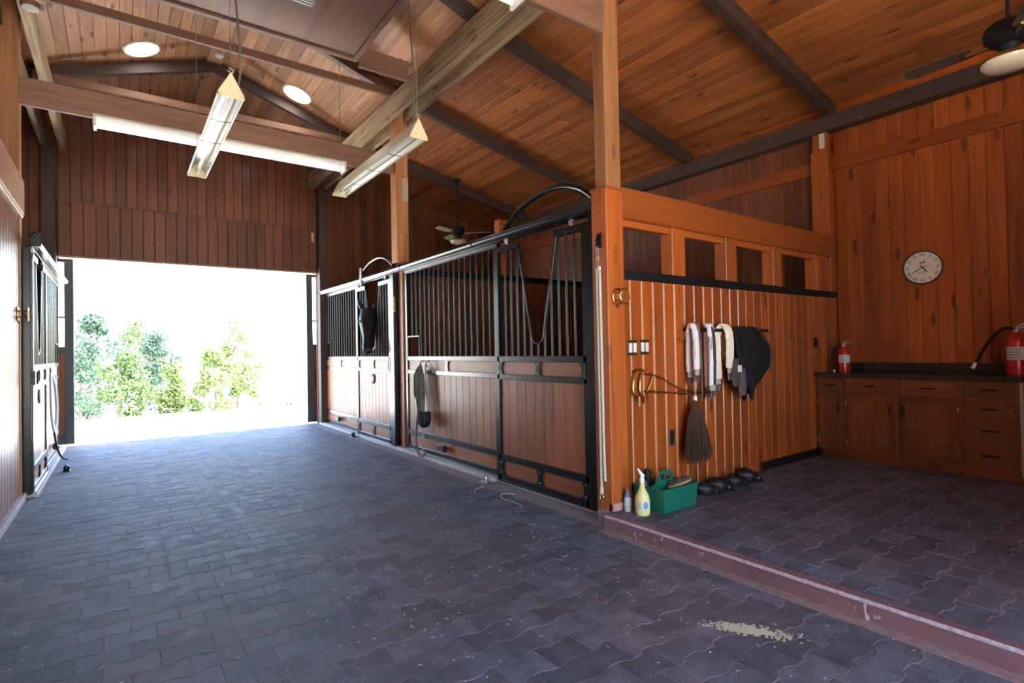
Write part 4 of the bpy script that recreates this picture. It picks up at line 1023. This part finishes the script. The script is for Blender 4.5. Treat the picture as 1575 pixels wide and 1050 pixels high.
# tote and what stands in it
def tote():
    t = thing('grooming_tote', 'green plastic grooming tote on the raised floor by the partition', 'tote', (3.49, 2.775, ZF))
    G = plain('green_plastic', (.010,.135,.085), .35, spec=.5)
    x0, x1, y0, y1, z0, z1 = 3.30, 3.69, 2.635, 2.905, ZF+.001, ZF+.185; tp = .012; w = .006
    def rect(i, z, e): return [(x0-e+i, y0-e+i, z), (x1+e-i, y0-e+i, z), (x1+e-i, y1+e-i, z), (x0-e+i, y1+e-i, z)]
    b = MB(); b.loft([rect(.006, z0, 0), rect(0, z0+.006, 0), rect(0, z1-.01, tp), rect(-.008, z1-.008, tp), rect(-.008, z1, tp), rect(w, z1, tp), rect(w, z0+.012, 0)]); b.build('bin', G, t)
    b = MB(); ym = (y0+y1)/2; F = lambda u, v, d: (u, d, v)
    outer = [(x0, z0+.01), (x1, z0+.01), (x1+.01, z1-.02), (x1-.06, z1+.01), (x1-.12, z1+.085), ((x0+x1)/2+.05, z1+.10), ((x0+x1)/2-.05, z1+.10), (x0+.12, z1+.085), (x0+.06, z1+.01), (x0-.01, z1-.02)]
    # divider with a hand hole: left, right, top and lower pieces
    hz0, hz1, hx0, hx1 = z1+.03, z1+.075, (x0+x1)/2-.06, (x0+x1)/2+.06
    b.prism([(x0, z0+.01), (x1, z0+.01), (x1+.008, z1-.02), (x1-.06, z1+.005), (hx1+.035, hz0), (hx0-.035, hz0), (x0+.06, z1+.005), (x0-.008, z1-.02)], F, ym-.006, ym+.006)
    b.prism([(hx0-.035, hz0), (hx0, hz0), (hx0, hz1), (hx0+.01, z1+.10), (hx0-.01, z1+.095)], F, ym-.006, ym+.006)
    b.prism([(hx1, hz0), (hx1+.035, hz0), (hx1+.01, z1+.095), (hx1-.01, z1+.10), (hx1, hz1)], F, ym-.006, ym+.006)
    b.prism([(hx0, hz1), (hx1, hz1), (hx1-.01, z1+.10), (hx0+.01, z1+.10)], F, ym-.008, ym+.008); b.build('handle', G, t)
    b = MB(); b.box((x0+x1)/2+.03, (x0+x1)/2+.034, y0-.003, y0+.002, z0+.005, z0+.10); b.build('rib', plain('green_dark', (.006,.08,.05), .4), t)
tote()
def brush():
    t = thing('body_brush', 'wooden-backed brush lying across the green tote', 'brush', (3.55, 2.70, .30)); rot = R(-25)
    def P(u, v, w): return (3.575 + u*math.cos(rot) - v*math.sin(rot), 2.70 + u*math.sin(rot) + v*math.cos(rot), .272 + w + u*.25)
    b = MB(); pts = [(.10*math.cos(a), .032*math.sin(a)) for a in [2*math.pi*k/20 for k in range(20)]]
    b.loft([[P(u, v, 0) for u, v in pts], [P(u*1.04, v*1.08, .008) for u, v in pts], [P(u, v, .018) for u, v in pts]]); b.build('back', plain('brush_wood', (.45,.29,.14), .5), t, smooth=False)
    b = MB()
    for k in range(150):
        u, v = random.uniform(-.088,.088), random.uniform(-.026,.026)
        if (u/.095)**2 + (v/.03)**2 < 1: b.tube([P(u, v, .016), P(u*1.08+random.gauss(0,.002), v*1.15, .05)], .0025, 4, cap=False)
    b.build('bristles', plain('bristles', (.12,.085,.06), .8), t)['kind'] = 'stuff'
brush()
def sticks():
    b = MB(); b.lathe([(.014,0),(.016,.05),(.013,.12),(.015,.155),(.006,.165)], (3.47, 2.835, ZF+.02), (.12,.02,1), 12); o = tag(b.build('brush_handle', plain('orange_wood', (.62,.32,.08), .4), smooth=True), 'orange wooden handle standing in the tote', 'brush handle')
    o.location.z += .085
    t = thing('sweat_scraper', 'curved pale strap standing in the tote', 'scraper', (3.62, 2.85, ZF+.02))
    b = strap([(3.59, 2.85, ZF+.02), (3.585, 2.85, .27), (3.615, 2.852, .345), (3.655, 2.855, .35), (3.68, 2.857, .28), (3.672, 2.857, .2)], .02, .007); b.build('band', plain('scraper', (.34,.30,.24), .6), t)
    t = thing('hoof_pick', 'black brush and pick handles standing at the back of the tote', 'hoof pick', (3.40, 2.86, ZF+.02))
    b = MB(); b.lathe([(.016,0),(.018,.16),(.024,.20),(.026,.25),(.015,.275)], (3.39, 2.86, ZF+.02), (0,.02,1), 10); b.build('handle', BLACKM, t, smooth=True)
    b = MB(); b.tube(curve([(3.41,2.865,ZF+.03),(3.415,2.865,.28),(3.425,2.865,.36),(3.44,2.862,.355)],5), .009, 8); b.build('hook', BLACKM, t, smooth=True)
    b = MB(); b.lathe([(.03,0),(.032,.13),(.024,.155),(.012,.16),(.012,.185)], (3.345, 2.85, ZF+.02), (0,0,1), 14); tag(b.build('grey_bottle', plain('bluegrey', (.12,.15,.19), .4), smooth=True), 'blue-grey bottle standing inside the tote', 'bottle')
sticks()
def spray():
    x, y = 3.185, 2.745
    t = thing('spray_bottle', 'yellow spray bottle with a white nozzle in front of the tote', 'bottle', (x, y, ZF))
    b = MB(); b.lathe([(.050,.001),(.056,.012),(.057,.06),(.056,.115),(.050,.145),(.034,.175),(.022,.20),(.017,.235),(.0165,.25)], (x,y,ZF), (0,0,1), 24); b.build('body', plain('yellow_plastic', (.72,.68,.26), .4), t, smooth=True)
    b = MB(); b.lathe([(.019,.245),(.019,.268),(.014,.275),(.013,.30)], (x,y,ZF), (0,0,1), 14)
    b.tube([(x+.012,y-.006,ZF+.285),(x-.01,y+.004,ZF+.312),(x-.028,y+.012,ZF+.345)], [.014,.013,.006], 8); b.build('nozzle', plain('white_plastic', (.82,.82,.80), .4), t, smooth=True)
    n = 12; a0 = math.atan2(-y, -x); b = MB()
    def patch(a1, a2, z1_, z2_, r=.0578):
        vs = []
        for zz in (z1_, z2_):
            for k in range(n+1): a = a0 + a1 + (a2-a1)*k/n; vs.append((x+r*math.cos(a), y+r*math.sin(a), ZF+zz))
        return vs, [(k, k+1, n+2+k, n+1+k) for k in range(n)]
    b.add(*patch(-.9, 1.0, .035, .115)); lb = b.build('label', plain('bottle_label', (.70,.70,.42), .5), t, smooth=True)
    b = MB(); b.add(*patch(.15, .75, .06, .10, .0586)); b.add(*patch(.35, .55, .045, .112, .0587)); b.build('blue_print', plain('label_blue', (.12,.28,.55), .5), lb)
    b = MB()
    for k, zz in enumerate((.055, .068, .081, .094)): b.add(*patch(-.75, -.05-.1*(k % 2), zz, zz+.006, .0586))
    b.build('green_print', plain('label_green', (.25,.33,.16), .5), lb)
spray()
t = thing('small_bottle', 'small white bottle with a blue-grey cap behind the yellow spray bottle', 'bottle', (3.165, 2.875, ZF))
b = MB(); b.lathe([(.024,0),(.026,.008),(.026,.095),(.020,.112)], (3.165,2.875,ZF), (0,0,1), 16); b.build('body', plain('bottle_white', (.55,.56,.60), .4), t, smooth=True)
b = MB(); b.lathe([(.022,.108),(.022,.135),(.011,.142),(.010,.165),(.004,.168)], (3.165,2.875,ZF), (0,0,1), 16); b.build('cap', plain('cap_blue', (.14,.19,.30), .4), t, smooth=True)

def hoof_boot(x, y, rz, sc, label):
    t = thing('hoof_boot', label, 'hoof boot', (x, y, ZF), 'black hoof boots in a row'); c, s_ = math.cos(rz), math.sin(rz)
    def P(u, v, w): return (x + sc*(u*c - v*s_), y + sc*(u*s_ + v*c), ZF + sc*w)
    BL = plain('boot_leather', (.012,.012,.013), .55, spec=.3) if 'boot' not in _wc else _wc['boot']; _wc['boot'] = BL
    b = MB(); n = 18
    prof = [(.060,.0),(.082,.010),(.086,.035),(.080,.065),(.064,.092),(.040,.104)]
    b.loft([[P(1.12*r*math.cos(a), .85*r*math.sin(a)*(1 if math.sin(a) > 0 else 1.15), h*.85*(1-.25*math.cos(a))) for a in [2*math.pi*k/n for k in range(n)]] for r, h in prof]); b.build('shell', BL, t, smooth=True)
    b = MB(); b.loft([[P(1.12*r*math.cos(a), .85*r*math.sin(a), h*(1-.25*math.cos(a))) for a in [2*math.pi*k/n for k in range(n)]] for r, h in ((.089,.038),(.092,.044),(.089,.056))], cap=False); b.build('strap', plain('boot_strap', (.05,.052,.055), .6), t, smooth=True)
    b = MB(); b.loft([[P(u, v-.075, w) for u, v, w in q] for q in ([(-.05,.03,.045),(.05,.03,.045),(.05,.035,.06),(-.05,.035,.06)],[(-.045,-.025,.012),(.045,-.025,.012),(.045,-.02,.022),(-.045,-.02,.022)],[(-.03,-.05,.004),(.03,-.05,.004),(.03,-.05,.010),(-.03,-.05,.010)])]); b.build('flap', BL, t)
    b = MB(); b.box(-.012,.012,-.003,.003,-.010,.010,.002); b.v = [P(u, v-.098, w+.035) for u, v, w in b.v]; b.build('buckle', STEEL, t)
hoof_boot(4.06, 2.80, .2, 1.0, 'black hoof boot next to the green tote')
hoof_boot(4.275, 2.80, -.15, 1.05, 'second black hoof boot from the green tote')
hoof_boot(4.505, 2.81, .35, .98, 'third black hoof boot from the green tote')
hoof_boot(4.76, 2.82, -.1, 1.12, 'black hoof boot at the end of the row away from the tote')

# lead rope on the corner post
def lead_rope():
    x, y = 3.06, 3.005
    t = thing('lead_rope', 'doubled white cotton cross-tie rope hanging from the orange corner post', 'rope', (x-.02, y, .1)); CO = plain('cotton_rope', (.55,.49,.39), .9, noise=.2, nscale=200)
    b = MB(); b.box(x-.012, x, y-.025, y+.025, 2.14, 2.26, .004); b.tube(curve([(x-.012,y-.02,2.24),(x-.045,y-.012,2.22),(x-.048,y+.0,2.17),(x-.012,y+.01,2.15)],5), .006, 7); b.build('wall_ring', BLACK, t)
    b = MB()
    for k in range(4):
        zc = 2.135 - k*.035; pl = [(x-.03 + (.012*math.cos(a) if k % 2 else 0), y + (0 if k % 2 else .012*math.cos(a)), zc + .022*math.sin(a)) for a in [2*math.pi*q/12 for q in range(12)]]
        b.tube(pl, .0035, 6, closed=True)
    b.tube([(x-.03, y+.026*math.cos(a), 1.985+.03*math.sin(a)) for a in [2*math.pi*q/16 for q in range(16)]], .005, 6, closed=True); b.build('chain', STEEL, t, smooth=True)
    b = MB(); b.tube(curve([(x-.028, y+.012, .26), (x-.026, y+.012, .8), (x-.024, y+.014, 1.5), (x-.028, y+.012, 1.93), (x-.03, y, 1.965), (x-.028, y-.016, 1.93), (x-.024, y-.016, 1.2), (x-.026, y-.02, .6), (x-.024, y-.026, .33)], 6), .0105, 8); b.build('cotton_rope', CO, t, smooth=True)
    b = MB(); b.lathe([(.014,0),(.017,.02),(.014,.05)], (x-.028, y+.012, .225), (0,0,1), 10); b.build('whipping', CO, t, smooth=True)
    b = MB(); b.tube([(x-.028, y+.012+.02*math.cos(a), .20+.022*math.sin(a)) for a in [2*math.pi*q/14 for q in range(14)]], .0045, 6, closed=True); b.tube([(x-.028,y+.012,.178),(x-.028,y+.012,.11)], [.009,.006], 8); b.tube(curve([(x-.028,y+.012,.115),(x-.028,y+.03,.09),(x-.028,y+.022,.065),(x-.028,y,.07)],5), .004, 6); b.build('snap', BRASS, t, smooth=True)
lead_rope()
# brass chain tie hooked on the middle post
t = thing('tie_chain', 'small brass tie chain on the jamb of the middle post', 'chain', (3.125, 7.03, 1.9)); b = MB()
for k in range(5): b.tube([(3.088+(.008*math.cos(a) if k % 2 else 0), 7.0+(0 if k % 2 else .010*math.cos(a)), 2.1-k*.04+.024*math.sin(a)) for a in [2*math.pi*q/10 for q in range(10)]], .005, 5, closed=True)
b.build('links', BRASS, t, smooth=True)

# ropes and muzzle on the panel
def hanging_tack():
    x = 3.195
    h = []
    for y, lab in ((6.36, 'double'), (6.20, 'single')):
        b = MB(); b.tube(curve([(x+.02,y,1.235),(x-.02,y,1.23),(x-.045,y,1.20),(x-.04,y,1.17),(x-.02,y,1.18)],5), .007, 7); tag(b.build('hook', BLACK, smooth=True), 'black hook on the barred panel holding the %s' % ('rope halter' if lab == 'double' else 'grazing muzzle'), 'hook')
    t = thing('rope_halter', 'dark rope halter and lead hanging in loops on the barred panel', 'rope halter', (x-.04, 6.36, .05)); RP = plain('dark_rope', (.11,.10,.085), .9); 
    for k, (dy, zl) in enumerate(((.0,.52),(.05,.60),(-.05,.44),(.09,.75))):
        b = MB(); b.tube(curve([(x-.04,6.36,1.20),(x-.05,6.36+dy+.06,1.05),(x-.045,6.37+dy+.07,.8),(x-.05,6.36+dy,zl),(x-.055,6.33+dy-.05,.8),(x-.05,6.35+dy-.04,1.05),(x-.04,6.36,1.20)],7), .011, 6); b.build('loop', RP, t, smooth=True)
    b = MB(); b.tube(curve([(x-.05,6.42,.62),(x-.055,6.47,.35),(x-.06,6.47,.14),(x-.08,6.36,.035),(x-.09,6.22,.04),(x-.07,6.16,.10)],8), .013, 6); b.build('tail_end', RP, t, smooth=True)
    b = MB(); b.tube(curve([(x-.05,6.30,.62),(x-.05,6.31,.40),(x-.06,6.29,.2),(x-.06,6.30,.08)],6), .009, 6); b.build('lead', plain('tan_rope', (.36,.30,.20), .9), t, smooth=True)
    t = thing('grazing_muzzle', 'black basket muzzle hanging on tan webbing straps on the barred panel', 'muzzle', (x-.06, 6.18, .42))
    b = strap([(x-.05,6.17,.60),(x-.045,6.19,.9),(x-.04,6.20,1.19)], .02, .006); b.v = [(x-.045 + (v[0]-(x-.045))*.3, v[1] + (v[0]-(x-.045))*2.6, v[2]) for v in b.v]; b.build('webbing', plain('tan_webbing', (.20,.16,.10), .85), t)
    c = Vector((x-.085, 6.19, .50))
    for k in range(7):
        zz = .085 - k*.027; r = .095*math.sqrt(max(.05, 1-(max(0,-zz-.0)/.105)**2)); b = MB(); b.tube([c+Vector((.8*r*math.cos(a), r*math.sin(a), zz)) for a in [2*math.pi*q/18 for q in range(18)]], .009, 6, closed=True); b.build('hoop', BLACKM, t, smooth=True)
    b = MB()
    for q in range(10):
        a = 2*math.pi*q/10; b.tube([c+Vector((.8*r_*math.cos(a), r_*math.sin(a), zz)) for r_, zz in ((.095,.085),(.097,0),(.085,-.05),(.04,-.09),(.0,-.098))], .007, 6)
    b.build('basket', BLACKM, t, smooth=True)
hanging_tack()
# plaques on doors
def plaque(x, y, z, s, label, flower):
    t = thing('door_plaque', label, 'plaque', (x, y, z)); b = MB(); b.lathe([(.075,0),(.078,.008),(.070,.014),(.001,.015)], (x, y, z), (-s,0,0), 24); b.build('disc', BLACKM, t, smooth=True)
    if flower:
        b = MB()
        for k in range(5): a = 2*math.pi*k/5+.3; b.lathe([(.019,0),(.017,.003),(.001,.004)], (x-s*.0145, y+.027*math.cos(a), z+.027*math.sin(a)), (-s,0,0), 12)
        b.build('flower', plain('plaque_yellow', (.62,.52,.12), .5), t)
plaque(3.166, 7.99, .955, 1, 'round black plaque with a yellow flower on the horse door', True)
plaque(-.706, 7.75, .955, -1, 'dark round plaque on the left stall door', False)
# hose on the left
t = thing('hose', 'pale hose hanging in loops on the left barred panel', 'hose', (-.70, 9.0, .4)); PH_ = plain('pale_hose', (.42,.42,.40), .5)
for k in range(4):
    b = MB(); y = 8.9 + k*.06; b.tube(curve([(-.70,y,1.18),(-.67,y+.17,1.0),(-.66,y+.22,.65),(-.67,y+.08,.45-.03*k),(-.68,y-.13,.62),(-.69,y-.12,.98),(-.70,y,1.18)],7), .012, 7); b.build('loop', PH_, t, smooth=True)
b = MB(); b.tube(curve([(-.68,9.0,.5),(-.66,9.05,.28),(-.62,9.12,.10),(-.56,9.2,.03)],6), .012, 7); b.build('loose_end', BLACKM, t, smooth=True)
# cord ends and tag at the wall
b = MB(); b.tube(curve([(3.02,10.60,3.86),(3.02,10.59,3.75),(3.02,10.59,3.68)],4), .005, 6); b.build('pull_cord', BLACKM)
tag(bpy.data.objects['pull_cord'], 'thin dark cord hanging by the right jamb above the doorway', 'cord')
b = MB(); b.box(2.995,3.045,10.585,10.592,3.50,3.68,.002); tag(b.build('hang_tag', plain('pink_tag', (.55,.28,.24), .7)), 'small pink tag hanging on the dark cord', 'tag')

# dried spill and straw on the floor
random.seed(3); b = MB()
def flake(x, y, r, z):
    k = random.randint(5, 7); p0 = random.random()*6; pts = [(x + r*random.uniform(.5,1.2)*math.cos(p0+2*math.pi*i/k)*1.4, y + r*random.uniform(.5,1.2)*math.sin(p0+2*math.pi*i/k)) for i in range(k)]
    b.prism(pts, lambda u, v, d: (u, v, d), z, z+.0007)
for k in range(520):
    s_ = random.gauss(0, .33); w = random.gauss(0, .17); x = 2.42 + .20*s_ + .02*w; y = 1.455 - .28*s_*.9 + .20*w
    flake(x, y, random.uniform(.003, .013)*math.exp(-abs(s_)), .0004 + random.random()*.0016)
o = b.build('dried_spill', plain('dried_spill', (.55,.52,.36), .9), loc=(2.42, 1.45, 0)); tag(o, 'pale dried spill flaking on the dark pavers near the kerb', 'stain'); o['kind'] = 'stuff'
b = MB()
for k in range(900):
    y = random.uniform(.9, 10.2)**1.0; x = random.uniform(-.6, 2.9)
    if random.random() < .35: x = random.choice((random.gauss(1.25,.22), random.gauss(2.2,.3))); y = random.gauss(2.9, .7) if random.random() < .6 else random.gauss(4.6,.8)
    if not (-.65 < x < 2.9 and .4 < y < 10.3): continue
    a = random.uniform(0, math.pi); l = random.uniform(.002,.010) if random.random() < .96 else random.uniform(.015,.035); w = random.uniform(.0010,.0028); c, s_ = math.cos(a), math.sin(a)
    b.prism([(x-l*c-w*s_, y-l*s_+w*c), (x+l*c-w*s_, y+l*s_+w*c), (x+l*c+w*s_, y+l*s_-w*c), (x-l*c+w*s_, y-l*s_-w*c)], lambda u, v, d: (u, v, d), .0006, .0018)
o = b.build('straw_bits', plain('straw', (.58,.52,.38), .9), loc=(1.2, 4, 0)); tag(o, 'bits of straw and chaff scattered over the dark pavers', 'straw'); o['kind'] = 'stuff'
for (pts, lab) in (([(2.93,4.55),(2.80,4.50),(2.72,4.38)], 'curled straw stalk by the near stall door stop'), ([(3.0,4.12),(2.92,4.20),(2.83,4.10),(2.83,3.85),(2.80,3.74)], 'long curled straw stalk in front of the near stall door')):
    b = MB(); b.tube(curve([(x, y, .004) for x, y in pts], 6), .0028, 5); tag(b.build('straw_stalk', plain('straw_stalk', (.62,.58,.48), .9)), lab, 'straw')

# ------------------------------------------------------------------ trees outside
def leaf_mat(name, c1, c2):
    m, t, bs = newmat(name); N = t.nodes; L = t.links; g = N.new('ShaderNodeNewGeometry'); mx = N.new('ShaderNodeMix'); mx.data_type = 'RGBA'
    mx.inputs[6].default_value = (*c1, 1); mx.inputs[7].default_value = (*c2, 1); L.new(g.outputs['Random Per Island'], mx.inputs[0]); L.new(mx.outputs[2], bs.inputs['Base Color']); bs.inputs['Roughness'].default_value = .6
    bs.inputs['Transmission Weight'].default_value = 0.0
    tr = N.new('ShaderNodeBsdfTranslucent'); L.new(mx.outputs[2], tr.inputs[0]); ms = N.new('ShaderNodeMixShader'); ms.inputs[0].default_value = .35
    L.new(bs.outputs[0], ms.inputs[1]); L.new(tr.outputs[0], ms.inputs[2]); L.new(ms.outputs[0], N['Material Output'].inputs[0]); return m
LV = [leaf_mat('leaf_blue_green', (.018,.055,.035), (.05,.095,.05)), leaf_mat('leaf_green', (.028,.07,.018), (.08,.125,.03)), leaf_mat('leaf_yellow_green', (.05,.095,.018), (.12,.16,.04))]
BARK = plain('bark', (.10,.075,.055), .9)
def tree(x, y, h, r, k, label, n=2600, trunk=True, name='tree', low=.12):
    z0 = ground_z(y)-.02; t = thing(name, label, 'tree' if name == 'tree' else 'bush', (x, y, z0), 'trees beyond the doorway' if name == 'tree' else 'low bushes beyond the doorway')
    if trunk:
        b = MB(); b.tube([(x,y,z0),(x+.05*r,y,z0+h*.4),(x,y,z0+h*.8)], [.06*r+.03,.04*r+.02,.02], 7); b.build('trunk', BARK, t, smooth=True)
    b = MB(); cl = []
    for q in range(int(16+10*r)):
        a = random.uniform(0, 2*math.pi); u = random.uniform(low, 1); rr = r*math.sqrt(max(.02, 1-(2*abs(u-.42))**2.2*.75))*random.uniform(.3, 1)
        cl.append((x+rr*math.cos(a), y+rr*math.sin(a), z0+h*u*.93, random.uniform(.18,.38)*r+.1))
    vs = []; fs = []
    for q in range(n):
        cx, cy, cz, cr = random.choice(cl); d = Vector((random.gauss(0,1), random.gauss(0,1), random.gauss(0,1))).normalized()
        p = Vector((cx, cy, cz)) + d*cr*random.uniform(.55,1.05); s_ = random.uniform(.05,.11)*(.6+.25*r); u = Vector((random.gauss(0,1), random.gauss(0,1), random.gauss(0,1))).normalized(); w = u.cross(d)
        if w.length < .05: continue
        w.normalize(); i = len(vs); vs += [p-u*s_, p+w*s_*.55, p+u*s_, p-w*s_*.55]; fs.append((i,i+1,i+2,i+3))
    b.add(vs, fs); me = bpy.data.meshes.new('crown'); me.from_pydata([tuple(v-Vector((x,y,z0))) for v in map(Vector, b.v)], [], b.f); me.update(); me.materials.append(LV[k])
    o = bpy.data.objects.new('crown', me); col.objects.link(o); o.parent = t
random.seed(21)
def at(px, py, Y):          # ground point below a picture column at depth Y
    d = fw + rt*((px-W_PX/2)/F_PX) - up*((py-H_PX/2)/F_PX); return d.x/d.y*Y
for (px, Y, h, r, k, lab) in ((122, 31, 4.0, 1.1, 0, 'blue-green tree partly behind the left jamb of the doorway'), (150, 35, 5.0, 1.5, 0, 'tall blue-green tree, highest of the clump by the left jamb'),
        (182, 28, 3.1, 1.15, 1, 'low rounded green tree in front of the clump'), (215, 39, 5.0, 1.6, 1, 'green tree in the middle of the clump'), (246, 33, 4.0, 1.25, 0, 'dark green tree on the open side of the clump'),
        (268, 29.5, 2.7, .9, 2, 'small yellow-green tree at the open edge of the clump'), (330, 27, 3.1, 1.05, 2, 'low yellow-green tree standing apart from the clump'), (365, 30, 4.6, 1.2, 2, 'taller yellow-green tree standing apart from the clump')):
    tree(at(px, 560, Y), Y, h*1.13, r*.92, k, lab, n=int(2800+2200*r))
for (px, Y, h, r, k, lab) in ((398, 26, .9, .35, 1, 'small bush beside the yellow-green trees'), (441, 22, .6, .25, 1, 'small bush at the foot of the leaning post'), (462, 30, 2.0, .7, 1, 'low bush beyond the leaning post')):
    tree(at(px, 560, Y), Y, h, r, k, lab, n=500, trunk=False, name='bush')
t = thing('garden_post', 'weathered post with a small bracket standing outside the doorway', 'post', (at(436, 560, 21), 21, ground_z(21))); x = at(436, 560, 21); z0 = ground_z(21)
b = MB(); b.box(x-.05, x+.05, 20.95, 21.05, z0, z0+1.45, .01); b.build('post', W('tie', 2), t)
b = MB(); b.box(x, x+.32, 20.97, 21.03, z0+.95, z0+1.13, .01); b.build('bracket', W('tie', 0), t)
